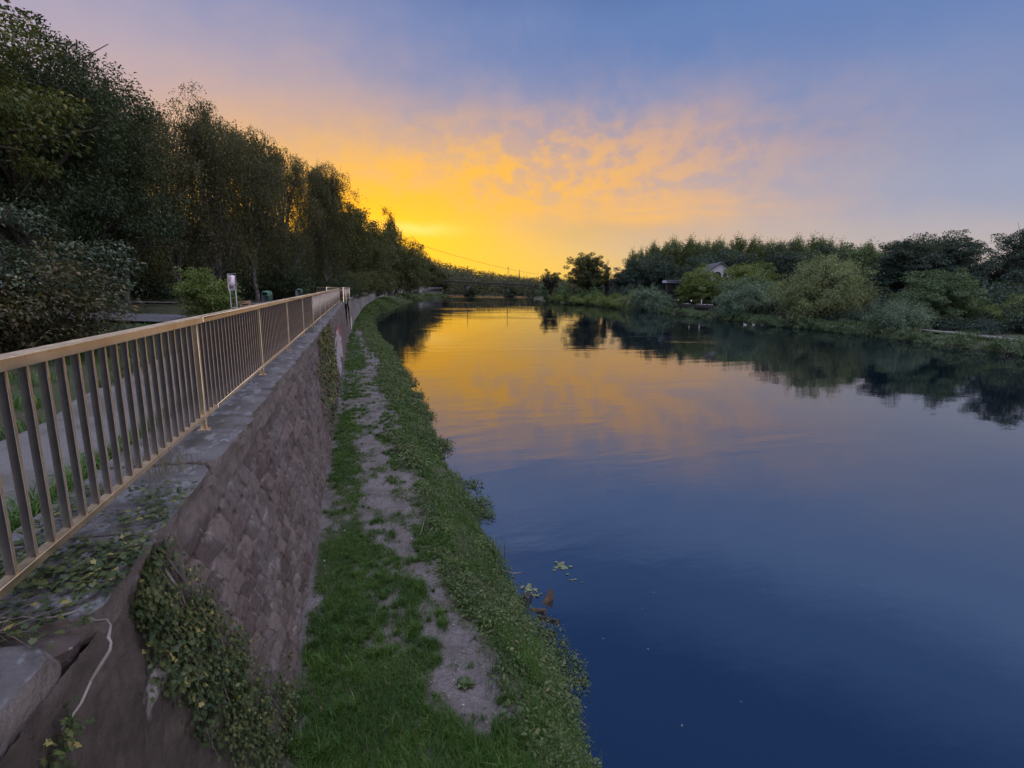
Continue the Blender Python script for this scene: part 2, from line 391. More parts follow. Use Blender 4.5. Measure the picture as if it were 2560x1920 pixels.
# --- lower river path and its bank
ys = np.concatenate([np.arange(-8, -1, .25), np.arange(-1, 12, .05), np.arange(12, 30, .12), np.arange(30, 80, .35), np.arange(80, 300, 1.5)])
ts = np.concatenate([np.linspace(-.06, 1.0, 70), np.linspace(1.02, 1.5, 8)])
Yg, Tg = np.meshgrid(ys, ts, indexing='ij'); Xg = xb(Yg) + (xw(Yg) - xb(Yg)) * Tg
Zg = bank_z(Xg, Yg)
def grass_cover(x, y):
    """0 bare earth .. 1 grass, on the lower path"""
    x = np.asarray(x, float); y = np.asarray(y, float)
    t = (x - xb(y)) / (xw(y) - xb(y)); f = fp(y)
    nz = .40 * fbm(x * 1.9 + 3, y * 0.95, 21, 4) + .60 * fbm(x * 6.0, y * 4.2, 23, 4)
    trail = 0.40 + 0.06 * np.sin(y * .23 + 1) + 0.10 * np.exp(-((y - 3.8) / 1.6) ** 2)
    d = np.abs(t - trail) / np.where(t > trail, .26, .17)
    near = np.clip((9 - y) / 6, 0, 1)
    bare = np.exp(-d ** 2) * (1.05 - .45 * near)
    foot = np.clip(1 - t / .085, 0, 1) * .9
    far = np.clip((y - 48) / 14, 0, 1)
    g_ = 1.04 - bare * .66 - foot + (nz - .5) * 3.3 + 0.26 * near
    g_ = np.where(t > f + .04, g_ + .5, g_) + far * 1.2
    # the two worn hollows close to the viewer
    for cx, cy, rx, ry, a in ((1.02, 4.75, .24, .55, 1.5), (.83, 4.35, .30, .28, 1.1), (1.18, 4.0, .2, .3, .9), (.55, 7.3, .2, .5, .8), (.85, 6.2, .2, .6, .9), (.1, 9.4, .25, .8, .7)):
        g_ = g_ - a * np.exp(-((x - cx) / rx) ** 2 - ((y - cy) / ry) ** 2)
    return np.clip((g_ - .25) / .8, 0, 1)
m, n, b = new_mat('path_earth'); p = pos(n)
at = n.new('ShaderNodeAttribute', attribute_name='cover')
nf = n.noise(p, 22, 6, 0.65); nb = n.noise(p, 2.2, 5, 0.6)
dirt = n.mix(n.sst(nb, .35, .65), (0.165, 0.152, 0.156, 1), (0.108, 0.098, 0.096, 1))
dirt = n.mix(n.sst(nf, .45, .75), dirt, (0.075, 0.068, 0.062, 1))
vz = n.new('ShaderNodeTexVoronoi'); vz.inputs['Scale'].default_value = 38; n.put(vz.inputs['Vector'], p)
dirt = n.mix(n.m('LESS_THAN', vz.outputs['Distance'], 0.16), dirt, (0.34, 0.31, 0.30, 1))
grs = n.mix(n.sst(nf, .3, .7), (0.030, 0.045, 0.016, 1), (0.060, 0.066, 0.030, 1))
n.put(b.inputs['Base Color'], n.mix(n.m('MULTIPLY', at.outputs['Fac'], .8), dirt, grs)); b.inputs['Roughness'].default_value = .95
b.inputs['Specular IOR Level'].default_value = .2
bump(n, b, n.m('ADD', nf, n.m('MULTIPLY', n.noise(p, 70, 4), .5)), .7, .03)
me = grid_mesh('river_path', Xg, Yg, Zg, True, {'cover': grass_cover(Xg, Yg).ravel()})
tag(obj('river_path', me, m), kind='structure')

# --- upper promenade behind the wall
GZ = 3.30
m, n, b = new_mat('promenade_earth'); p = pos(n)
col = n.mix(n.sst(n.noise(p, .8, 6, .65), .35, .65), (0.030, 0.060, 0.018, 1), (0.058, 0.058, 0.030, 1))
n.put(b.inputs['Base Color'], col); b.inputs['Roughness'].default_value = 1; bump(n, b, n.noise(p, 9, 6, .7), .8, .1)
yy = np.concatenate([np.arange(-6, 60, 1.5), np.arange(60, 330, 6)]); tt = np.concatenate([np.linspace(0, 1, 16), [1.3, 1.8, 3, 6]])
Yp, Tp = np.meshgrid(yy, tt, indexing='ij')
edge = np.where(Yp < 42, -1.35, xb(Yp) - .25)
Xp = edge - Tp * 22
Zp = GZ + .12 * (fbm(Xp * .3, Yp * .3, 31, 3) - .5) * np.clip(Tp * 4, 0, 1) + np.clip(Tp - .6, 0, 1) * 1.6 + np.clip(Yp - 150, 0, 200) * .02 * np.clip(Tp * 3, 0, 1)
tag(obj('promenade_ground', grid_mesh('promenade_ground', Xp, Yp, Zp), m), kind='structure')

m, n, b = new_mat('gravel_path'); p = pos(n)
col = n.mix(n.noise(p, 60, 3, .7), (0.09, 0.088, 0.09, 1), (0.21, 0.20, 0.20, 1))
col = n.mix(n.sst(n.noise(p, .9, 5, .65), .42, .62), col, (0.10, 0.095, 0.08, 1))
n.put(b.inputs['Base Color'], col); b.inputs['Roughness'].default_value = .95; bump(n, b, n.noise(p, 80, 3, .7), .6, .02)
yy = np.arange(-5, 60, .5); tt = np.linspace(0, 1, 12); Yp, Tp = np.meshgrid(yy, tt, indexing='ij')
wl = 1.10 + 1.0 * np.clip((Yp - 6) / 13, 0, 1)
Xp = -2.05 - .12 * (vnoise(Yp * 1.1, Yp * 0, 41) - .5) - Tp * (wl + .3 * (vnoise(Yp * .7, Yp * 0, 43) - .5))
tag(obj('gravel_path', grid_mesh('gravel_path', Xp, Yp, 0 * Xp + GZ + .075 + .004), m), kind='structure')
m2 = simple('asphalt_path', (0.13, 0.13, 0.15), (0.10, 0.10, 0.115), 3, .9, bs=.3, bsc=80)
def strip_path(name, pts, wd, z, mat):
    P = np.asarray(pts, float); T = unit(np.gradient(P, axis=0)); Nn = np.stack([-T[:, 1], T[:, 0]], -1)
    L = P + Nn * wd / 2; Rr = P - Nn * wd / 2
    V = np.concatenate([np.c_[L, np.full(len(P), z)], np.c_[Rr, np.full(len(P), z)]]); k = len(P)
    tag(obj(name, mesh_np(name, V, [[(i + k, i + 1 + k, i + 1, i) for i in range(k - 1)]]), mat), kind='structure')
strip_path('side_path', [(-3.9, 21.5), (-6, 22), (-8.5, 23.0), (-12, 25), (-17, 29)], 3.6, GZ + .09, m2)
strip_path('park_path', [(-3.0, 41), (-6, 38.6), (-9, 38), (-14, 39), (-22, 43)], 2.0, GZ + .09, M['pale_bark'])

# --- far bank on the right
YR = [-40, 20, 27, 44, 50, 73, 109, 134, 156, 190, 215, 245, 262, 330]; XR = [50, 51.5, 53, 57, 57.5, 60.5, 65, 67, 66, 69, 74, 86, 92, 104]
xr = lambda y: np.interp(y, YR, XR) + 1.2 * (vnoise(np.asarray(y) * .16, 0 * np.asarray(y), 61) - .5)
def right_z(d, y): return -.5 + np.clip(d / 2.0, 0, 1) * 1.1 + np.clip((d - 2) / 40, 0, 1.5) * 2.2
yy = np.arange(-40, 340, 2.); dd = np.array([-1, 0, .7, 1.4, 2.2, 3.5, 6, 10, 16, 25, 40, 60, 100, 180, 400.])
Yp, Dp = np.meshgrid(yy, dd, indexing='ij'); Xp = xr(Yp) + Dp
Zp = right_z(Dp, Yp) + .3 * (fbm(Xp * .25, Yp * .25, 63, 3) - .5) * np.clip(Dp, 0, 1)
m, n, b = new_mat('far_bank_earth'); p = pos(n)
n.put(b.inputs['Base Color'], n.mix(n.sst(n.noise(p, .5, 6, .65), .35, .65), (0.040, 0.060, 0.024, 1), (0.055, 0.052, 0.034, 1))); b.inputs['Roughness'].default_value = 1
tag(obj('far_bank', grid_mesh('far_bank', Xp, Yp, Zp), m), kind='structure')
m = simple('shore_path', (0.20, 0.19, 0.20), (0.12, 0.115, 0.11), .5, .95)
yp = np.arange(-20, 50, 2.); P = np.stack([xr(yp) + 4.2 + .5 * np.sin(yp * .2), yp], -1)
strip_path('shore_path', P, 1.9, 1.02, m)

# --- hills behind the bridge
def hill_z(x, y):
    r = np.interp(x, [-400, 0, 60, 83, 102, 140, 170, 207, 260, 400, 800], [62, 50, 36, 27, 21, 15, 12.5, 10.5, 9, 8, 8])
    k = np.clip((y - 300) / 280, 0, 1); return -1.2 + (r + 1.2) * k ** .8 + 5 * (fbm(x * .02, y * .02, 71, 3) - .5) * k
yy = np.linspace(296, 900, 40); xx = np.linspace(-420, 900, 80); Yp, Xp = np.meshgrid(yy, xx, indexing='ij')
m = simple('hill_ground', (0.045, 0.05, 0.025), (0.06, 0.055, 0.03), .05, 1)
tag(obj('hills', grid_mesh('hills', Xp, Yp, hill_z(Xp, Yp)), m), kind='structure')

# ================================================================== RETAINING WALL
def face_x(y, z):
    top = np.interp(y, [0, 20, 42], [-1.15, -1.15, -1.12]); bot = xb(y) - .0
    return top + (bot - top) * (3.3 - z) / 2.5
def wall_pattern(y, z):
    """courses of slanted stones: nearly level joints crossed by steep diagonal ones"""
    y = y + .05 * (vnoise(y * 1.6, z * 1.6, 81) - .5); v = 3.3 - z + .06 * (vnoise(y * 1.3, z * 2.1, 83) - .5)
    a = (v + .06 * y) / .235; ia = np.floor(a)
    off = _h(ia.astype(int), 0 * ia.astype(int), 6) * .9
    c_ = (y * .80 - v * .60) / (.19 + .09 * _h(ia.astype(int), 0 * ia.astype(int), 5)) + off * .35; ic = np.floor(c_)
    fa = a - ia; fc = c_ - ic
    edge = np.minimum(np.minimum(fa, 1 - fa), np.minimum(fc, 1 - fc))
    r1 = _h(ia.astype(int), ic.astype(int), 7); r2 = _h(ia.astype(int), ic.astype(int), 8); r3 = _h(ia.astype(int), ic.astype(int), 9)
    body = np.clip(edge / .10, 0, 1) ** .6
    tilt = (r2 - .35) * (fa - .5) * .055 + (r3 - .5) * (fc - .5) * .06
    spall = np.clip((.30 - fa) / .2, 0, 1) * np.clip((fc - .55) / .25, 0, 1) * (r3 > .45) * .055
    hgt = body * (.005 + .010 * r1) + tilt * body * .9 - spall
    return hgt, np.clip(1 - edge / .04, 0, 1), r1
wall = empty('retaining_wall', (-1.1, 0, 0)); tag(wall, 'long purple brown stone retaining wall of diamond masonry beside the lower grass path', 'wall')
def wy(x): return x
def child(o, root):
    o.parent = root; o.matrix_parent_inverse = Matrix.Translation(-Vector(root.location)); return o
ys = np.concatenate([np.arange(-5, .6, .08), np.arange(.6, 7, .016), np.arange(7, 14, .03), np.arange(14, 42.01, .07)])
zs = np.linspace(3.34, .55, 150)
Yg, Zg = np.meshgrid(ys, zs, indexing='ij')
hg, joint, rnd = wall_pattern(Yg, Zg)
mud = np.clip(1 - (Yg - 2.95 + .5 * (fbm(Yg * 2, Zg * 2, 88, 3) - .5) - (3.3 - Zg) * .12) / .25, 0, 1)
hs = hg * (1 - mud) + mud * (.035 + .05 * (fbm(Yg * 2.2, Zg * 2.2, 91, 4) - .3))
hs = hs + .030 * (fbm(Yg * 5, Zg * 5, 92, 4) - .5) + .022 * (fbm(Yg * 19, Zg * 19, 93, 3) - .5)
hs = hs + .05 * (fbm(Yg * .5, Zg * .7, 94, 2) - .5)
cap = np.clip((Zg - 3.12 + .12 * (fbm(Yg * 3, Zg * 0, 97, 3) - .5)) / .06, 0, 1) * (1 - mud)
hs = hs * (1 - cap) + cap * .022
Xg = face_x(Yg, Zg) + hs
m, n, b = new_mat('wall_stone'); p = pos(n)
aj = n.new('ShaderNodeAttribute', attribute_name='joint').outputs['Fac']; ar = n.new('ShaderNodeAttribute', attribute_name='rnd').outputs['Fac']
am = n.new('ShaderNodeAttribute', attribute_name='mud').outputs['Fac']; ac = n.new('ShaderNodeAttribute', attribute_name='cap').outputs['Fac']
nb = n.noise(p, 1.1, 5, .6); nf = n.noise(p, 14, 6, .7); nm = n.noise(p, 4, 5, .6)
st = n.mix(ar, (0.078, 0.058, 0.053, 1), (0.180, 0.142, 0.130, 1))
st = n.mix(n.m('MULTIPLY', n.sst(nb, .42, .64), .7), st, (0.165, 0.148, 0.146, 1))
st = n.mix(n.m('MULTIPLY', n.sst(nf, .45, .8), .6), st, (0.065, 0.052, 0.055, 1))
st = n.mix(n.m('MULTIPLY', n.sst(nm, .60, .72), .45), st, (0.27, 0.25, 0.25, 1))
st = n.mix(n.m('MULTIPLY', n.m('MULTIPLY', aj, n.sst(nm, .35, .6)), .8), st, (0.33, 0.29, 0.275, 1))
st = n.mix(n.m('MULTIPLY', n.sst(n.noise(p, 31, 3, .5), .68, .72), .7), st, (0.36, 0.34, 0.35, 1))
st = n.mix(n.m('MULTIPLY', n.sst(n.noise(p, 7.5, 4, .6), .60, .68), .6), st, (0.030, 0.026, 0.027, 1))
st = n.mix(n.m('MULTIPLY', n.m('MULTIPLY', aj, n.m('SUBTRACT', 1.0, n.sst(nm, .40, .58))), .9), st, (0.026, 0.021, 0.020, 1))
capc = n.mix(n.sst(nm, .35, .65), (0.20, 0.165, 0.15, 1), (0.11, 0.092, 0.085, 1))
st = n.mix(ac, st, capc)
mudc = n.mix(n.sst(n.noise(p, 2.3, 6, .65), .35, .65), (0.055, 0.043, 0.037, 1), (0.100, 0.082, 0.072, 1))
mudc = n.mix(n.m('MULTIPLY', n.sst(nf, .5, .8), .55), mudc, (0.050, 0.042, 0.036, 1))
pale = n.sst(n.noise(p, 1.7, 6, .6, .6), .60, .66)
mudc = n.mix(n.m('MULTIPLY', pale, .8), mudc, (0.34, 0.32, 0.31, 1))
st = n.mix(am, st, mudc)
n.put(b.inputs['Base Color'], st); b.inputs['Roughness'].default_value = .85; b.inputs['Specular IOR Level'].default_value = .3
bump(n, b, n.m('ADD', nf, n.m('MULTIPLY', n.noise(p, 55, 5, .7), .6)), .75, .02)
me = grid_mesh('masonry_face', Xg, Yg, Zg, True, {'joint': joint.ravel(), 'rnd': rnd.ravel(), 'mud': mud.ravel(), 'cap': cap.ravel()})
me.flip_normals()
child(obj('masonry_face', me, m), wall)
M['wall'] = m
core = MB().box(-1.85, -1.22, -5.2, 42, -.6, 3.18); child(core.build('wall_core', simple('wall_core_stone', (.12, .1, .09), rough=.95)), wall)
# coping
m, n, b = new_mat('coping_stone'); p = pos(n)
base_ = n.mix(n.sst(n.noise(p, 2.6, 6, .65), .35, .65), (0.135, 0.132, 0.138, 1), (0.072, 0.067, 0.068, 1))
lich = n.sst(n.noise(scl(p, 5.5, 2.6, 4), 1.5, 5, .6, .4), .53, .60)
base_ = n.mix(n.m('MULTIPLY', lich, .7), base_, (0.215, 0.225, 0.245, 1))
moss = n.sst(n.noise(p, 1.3, 5, .65), .54, .68)
base_ = n.mix(n.m('MULTIPLY', moss, .55), base_, (0.060, 0.070, 0.038, 1))
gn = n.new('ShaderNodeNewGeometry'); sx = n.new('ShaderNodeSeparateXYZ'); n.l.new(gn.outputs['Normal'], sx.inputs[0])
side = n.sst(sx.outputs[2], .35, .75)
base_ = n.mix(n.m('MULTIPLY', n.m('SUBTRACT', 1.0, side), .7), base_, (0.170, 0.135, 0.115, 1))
n.put(b.inputs['Base Color'], base_); b.inputs['Roughness'].default_value = .9
bump(n, b, n.m('ADD', n.noise(p, 24, 6, .7), n.m('MULTIPLY', n.noise(p, 6, 4), 1.2)), .8, .025)
M['coping'] = m
def rough_block(x0, x1, y0, y1, z0, z1, seed, jag=.03, nx=9, ny=22, nz=4):
    """slab with uneven top and a broken outer edge"""
    mbk = MB()
    def sheet(U, Vv, f):
        A, B = np.meshgrid(U, Vv, indexing='ij'); X, Y, Z = f(A, B)
        k = len(Vv); i = np.arange(len(U) - 1)[:, None] * k + np.arange(k - 1)[None]
        mbk.add(np.stack([X, Y, Z], -1).reshape(-1, 3), np.stack([i, i + k, i + k + 1, i + 1], -1).reshape(-1, 4))
    def warp(X, Y, Z):
        o = jag * 2.2 * (fbm(Y * 3.1, Z * 9, seed, 4) - .5) + jag * .9 * (fbm(Y * 11, Z * 20, seed + 3, 3) - .5)
        fx = np.clip((X - x0) / (x1 - x0), 0, 1)
        cornr = np.minimum(Y - y0, y1 - Y); rnd_ = -.05 * np.exp(-(cornr / .05) ** 2) * fx ** 3
        X2 = X + o * fx ** 2 + rnd_
        Z2 = Z + .018 * (fbm(X * 6, Y * 6, seed + 5, 3) - .5) + np.where(Z > z1 - .01, -.02 * fx ** 8, 0)
        Y2 = Y + .02 * (fbm(X * 7, Z * 9, seed + 9, 3) - .5) * (np.abs(Y - y0) < .02) + .02 * (fbm(X * 7, Z * 9, seed + 11, 3) - .5) * (np.abs(Y - y1) < .02)
        return X2, Y2, Z2
    ux = np.linspace(x0, x1, nx); uy = np.linspace(y0, y1, ny); uz = np.linspace(z0, z1, nz)
    sheet(ux, uy, lambda A, B: warp(A, B, 0 * A + z1))
    sheet(uy, uz, lambda A, B: warp(0 * A + x1, A, B))
    sheet(ux, uz, lambda A, B: warp(A, 0 * A + y0, B))
    sheet(uz, ux, lambda A, B: warp(B, 0 * A + y1, A))
    sheet(ux[::-1], uy, lambda A, B: warp(A, B, 0 * A + z0))
    return mbk.mesh('coping_stone', True)
rr = np.random.default_rng(4)
cuts = [(-4.6, -2.9), (-2.87, -1.2), (-1.17, .52), (.55, 2.12), (2.24, 2.97), (3.03, 4.16)]
y = 4.18
while y < 41:
    L = rr.uniform(.85, 1.45); cuts.append((y, min(y + L, 41.6))); y += L + rr.uniform(.012, .03)
for k, (a, b_) in enumerate(cuts):
    me = rough_block(-1.86, -1.105 + rr.uniform(-.03, .02), a, b_, 3.30, 3.445 + rr.uniform(-.012, .012), 300 + k * 7, .05 if k == 3 else .034, 12 if k < 11 else 8, 34 if k < 11 else 14)
    me.name = 'coping_stone'
    child(obj('coping_stone', me, M['coping']), wall)
gf = rough_block(-1.86, -1.14, 2.06, 2.30, 3.0, 3.395, 977, .05, 12, 12); gf.name = 'rubble_fill'; child(obj('rubble_fill', gf, M['wall']), wall)
# spray paint on the masonry: raised skin following the stones
def paint_patch(y0, y1, z0, z1, seed, colour, thr, name, off):
    Y, Z = np.meshgrid(np.linspace(y0, y1, 70), np.linspace(z0, z1, 50), indexing='ij')
    hh, _, _ = wall_pattern(Y, Z)
    X = face_x(Y, Z) + hh + .030 * (fbm(Y * 5, Z * 5, 92, 4) - .5) + .014 * (fbm(Y * 19, Z * 19, 93, 3) - .5) + .05 * (fbm(Y * .5, Z * .7, 94, 2) - .5) + off
    me = grid_mesh(name, X, Y, Z); 
    mk = fbm(Y * .55, Z * 2.3, seed, 3) + .32 * np.clip(1 - ((Y - (y0 + y1) / 2) / (y1 - y0) * 2) ** 2 - ((Z - (z0 + z1) / 2) / (z1 - z0) * 2) ** 2, -1, 1)
    keep = mk.ravel() > thr
    i = np.arange(69)[:, None] * 50 + np.arange(49)[None]; Q = np.stack([i, i + 1, i + 51, i + 50], -1).reshape(-1, 4)
    Q = Q[keep[Q].all(1)]
    me = mesh_np(name, np.stack([X, Y, Z], -1).reshape(-1, 3), [Q[:, ::-1]], True)
    o = obj(name, me, simple(name + '_paint', colour, tuple(c_ * .75 for c_ in colour), 5, .6)); child(o, wall); return o
paint_patch(20.5, 28.5, .85, 2.75, 501, (.34, .09, .07), .52, 'graffiti_outline', .022)
paint_patch(20.8, 28.2, .85, 2.65, 509, (.40, .385, .43), .57, 'graffiti_fill', .030)

# ================================================================== RAILING
m, n, b = new_mat('railing_metal'); p = pos(n)
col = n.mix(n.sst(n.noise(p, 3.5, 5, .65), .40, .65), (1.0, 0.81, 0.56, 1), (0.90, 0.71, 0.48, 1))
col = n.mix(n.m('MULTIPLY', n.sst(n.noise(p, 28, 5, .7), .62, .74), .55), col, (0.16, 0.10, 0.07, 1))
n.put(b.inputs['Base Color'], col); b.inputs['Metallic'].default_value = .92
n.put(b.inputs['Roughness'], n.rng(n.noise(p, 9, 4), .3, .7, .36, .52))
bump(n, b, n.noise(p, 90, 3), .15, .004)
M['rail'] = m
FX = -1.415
M['rail_shade'] = simple('shaded_railing_face', (.33, .295, .275), (.25, .22, .21), 6, .42, .55)  # darker copy of the metal: shade painted on broad baluster faces
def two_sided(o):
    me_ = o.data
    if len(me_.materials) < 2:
        me_.materials.append(M['rail_shade'])
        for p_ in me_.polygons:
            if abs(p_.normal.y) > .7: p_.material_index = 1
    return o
rail = empty('railing', (FX, 0, 3.44)); tag(rail, 'long gold lit metal railing with flat balusters standing on the stone wall', 'railing')
YEND = 41.0
zt = lambda y: 0 * y + 4.43
def rail_bar(name, w_, z0, z1, segs):
    for a, b_ in segs: child(MB().box(FX - w_ / 2, FX + w_ / 2, a, b_, z0, z1, .004).build(name, M['rail']), rail)
joints = [-5.2, -.6, 5.22, 11.2, 17.2, 23.2, 29.2, 35.2, YEND]
rail_bar('top_rail', .088, 4.428, 4.482, [(joints[i] + .003, joints[i + 1] - .003) for i in range(8)])
rail_bar('bottom_rail', .050, 3.555, 3.595, [(joints[i] + .003 + .3, joints[i + 1] - .003 + (.3 if i < 7 else 0)) for i in range(8)])
pm = None
for k in range(-1, 14):
    yk = 5.1 + 2.985 * (k - 1)
    if yk > YEND: break
    if pm is None:
        pm = MB().box(-.024, .024, -.022, .022, -.06, .985, .003).box(-.05, .05, -.05, .05, .006, .018, .002).mesh('post')
    o = obj('post', pm, M['rail'], rail); o.location = (0, yk, 0)
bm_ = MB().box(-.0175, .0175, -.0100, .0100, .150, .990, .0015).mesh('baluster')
bm_.materials.append(M['rail']); bm_.materials.append(M['rail_shade'])
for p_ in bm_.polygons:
    if abs(p_.normal.y) > .7: p_.material_index = 1  # broad faces take the painted shade, edges stay gold
yb_ = [5.1 + .1425 * k for k in range(-68, 252)]
yb_ = [y for y in yb_ if -4.4 < y < YEND and min(abs(y - (5.1 + 2.985 * (k - 1))) for k in range(-2, 14)) > .06]
yb_.sort(key=lambda y: (y < 1.9, y))                  # the nearest ones in view come first
for y in yb_[:100]:
    o = bpy.data.objects.new('baluster', bm_); COL.objects.link(o); o.parent = rail; o.location = (0, y, 0)
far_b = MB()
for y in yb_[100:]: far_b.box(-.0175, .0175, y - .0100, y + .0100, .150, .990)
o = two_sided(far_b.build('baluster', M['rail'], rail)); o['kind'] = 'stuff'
# railing round the stair landing
lr = empty('landing_railing', (-1.6, 44, 3.4)); tag(lr, 'small angled railing round the stair landing past the gap in the long railing', 'railing')
def rail_panel(x0, y0, x1, y1, lift=0.0):
    L = math.hypot(x1 - x0, y1 - y0); a = math.atan2(y1 - y0, x1 - x0)
    for nm, w_, z0, z1 in (('top_rail', .09, 4.46, 4.53), ('bottom_rail', .05, 3.56, 3.60)):
        o = MB().box(0, L, -w_ / 2, w_ / 2, z0, z1, .004).build(nm, M['rail']); o.location = (x0, y0, lift); o.rotation_euler = (0, 0, a); child(o, lr)
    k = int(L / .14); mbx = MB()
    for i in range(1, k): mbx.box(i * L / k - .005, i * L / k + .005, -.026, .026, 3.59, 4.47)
    o = mbx.build('baluster_infill', M['rail_shade']); o.location = (x0, y0, lift); o.rotation_euler = (0, 0, a); child(o, lr)  # landing bars carry the painted shade tone all over
    for s in (0, L):
        o = MB().box(s - .03, s + .03, -.03, .03, 3.3, 4.465, .003).build('post', M['rail']); o.location = (x0, y0, lift); o.rotation_euler = (0, 0, a); child(o, lr)
rail_panel(-3.36, 46, -2.66, 46.02); rail_panel(-2.6, 46.05, -1.32, 48.3); rail_panel(-1.26, 45.6, -.84, 50.2)

# stair down to the lower path
stair = empty('stone_stair', (-1.1, 42, 0)); tag(stair, 'short stone stair going down from the gap at the far end of the long railing', 'stair')
sm_ = simple('stair_stone', (.20, .18, .18), (.12, .10, .10), 4, .9, bs=.5, bsc=20)
for k in range(13):
    z = 3.3 - k * .19
    child(MB().box(-1.75, -.92 + k * .012, 42.05 + k * .29, 42.05 + k * .29 + .30, -.4, z, .012).build('step', sm_), stair)
h = MB().tube([(-1.35, 41.25, 4.35), (-.98, 42.1, 4.25), (-.72, 46.2, 2.0)], .022, 6); h.tube([(-.98, 42.1, 3.2), (-.98, 42.1, 4.25)], .02, 6); h.tube([(-.72, 46.2, .7), (-.72, 46.2, 2.0)], .02, 6)
child(h.build('handrail', M['rail']), stair)

# curved far wall along the bay
fw = MB(); yy = np.concatenate([np.arange(46.2, 110, 1.6), np.arange(110, 232, 5.)])
Tt = np.linspace(0, 1, 9); Yp, Tp = np.meshgrid(yy, Tt, indexing='ij')
ztop = 3.45; Zp = ztop + (zb(Yp) - .3 - ztop) * Tp; Xp = xb(Yp) - .12 + .14 * Tp + .05 * (fbm(Yp * .9, Zp * 2, 120, 3) - .5)
me = grid_mesh('masonry_face', Xp, Yp, Zp, True); me.flip_normals()
far_wall = empty('far_wall', (float(xb(80.)), 80, 1.7)); tag(far_wall, 'pale weathered wall curving round the grassy bay far beyond the stair', 'wall')
m, n, b = new_mat('far_wall_stone'); p = pos(n)
col = n.mix(n.sst(n.noise(p, .35, 6, .65), .35, .65), (0.25, 0.235, 0.24, 1), (0.16, 0.145, 0.14, 1))
col = n.mix(n.m('MULTIPLY', n.sst(n.noise(scl(p, 1, 1, .12), 1.2, 4), .55, .7), .6), col, (0.09, 0.08, 0.075, 1))
n.put(b.inputs['Base Color'], col); b.inputs['Roughness'].default_value = .9; bump(n, b, n.noise(p, 5, 5, .7), .6, .08)
child(obj('masonry_face', me, m), far_wall)
Tt = np.array([0, 1.]); Yp, Tp = np.meshgrid(yy, Tt, indexing='ij'); me = grid_mesh('coping', xb(Yp) - .07 - Tp * .5, Yp, 0 * Yp + ztop + .10)
me2 = MB(); k = len(yy)
V = np.concatenate([np.c_[xb(yy) - .05, yy, np.full(k, ztop + .10)], np.c_[xb(yy) - .6, yy, np.full(k, ztop + .10)], np.c_[xb(yy) - .05, yy, np.full(k, ztop - .03)], np.c_[xb(yy) - .6, yy, np.full(k, ztop - .03)]])
i = np.arange(k - 1)
me2.add(V, np.stack([i, i + 1, i + k + 1, i + k], -1), np.stack([i, i + 2 * k, i + 2 * k + 1, i + 1], -1), np.stack([i + k, i + k + 1, i + 3 * k + 1, i + 3 * k], -1))
child(me2.build('coping', M['coping']), far_wall)

# ================================================================== VEGETATION
def leaves(P, D, N, L, Wd, fold=.25):
    """rhombic leaves: P base, D direction, N normal (n,3); L length, Wd width (n,)"""
    D = unit(D); S = unit(np.cross(D, N)); U = np.cross(S, D)
    L = np.broadcast_to(L, (len(P),))[:, None]; Wd = np.broadcast_to(Wd, (len(P),))[:, None]
    mid = P + D * L * .45
    V = np.stack([P, mid + S * Wd * .5 + U * L * fold * .5, P + D * L - U * L * fold * .4, mid - S * Wd * .5 + U * L * fold * .5], 1)
    k = np.arange(len(P))[:, None] * 4
    return V.reshape(-1, 3), k + np.array([[0, 1, 2, 3]])

def sph(rng, n):
    v = rng.normal(size=(n, 3)); return unit(v)

def clump_centres(rng, ells, n, inner=.45, jit=.18, floor=-9):
    E = np.array(ells, float); vol = E[:, 3] * E[:, 4] * E[:, 5]; k = rng.choice(len(E), n * 2, p=vol / vol.sum())
    d = sph(rng, n * 2); r = rng.uniform(inner ** 2, 1, n * 2) ** .5
    r = r * (1 + jit * rng.normal(size=n * 2)).clip(.6, 1.3)
    c = E[k, :3] + d * r[:, None] * E[k, 3:]
    ok = c[:, 2] > floor; return c[ok][:n]

def bezier(a, b, c, n=7):
    t = np.linspace(0, 1, n)[:, None]; return (1 - t) ** 2 * a + 2 * t * (1 - t) * b + t ** 2 * c

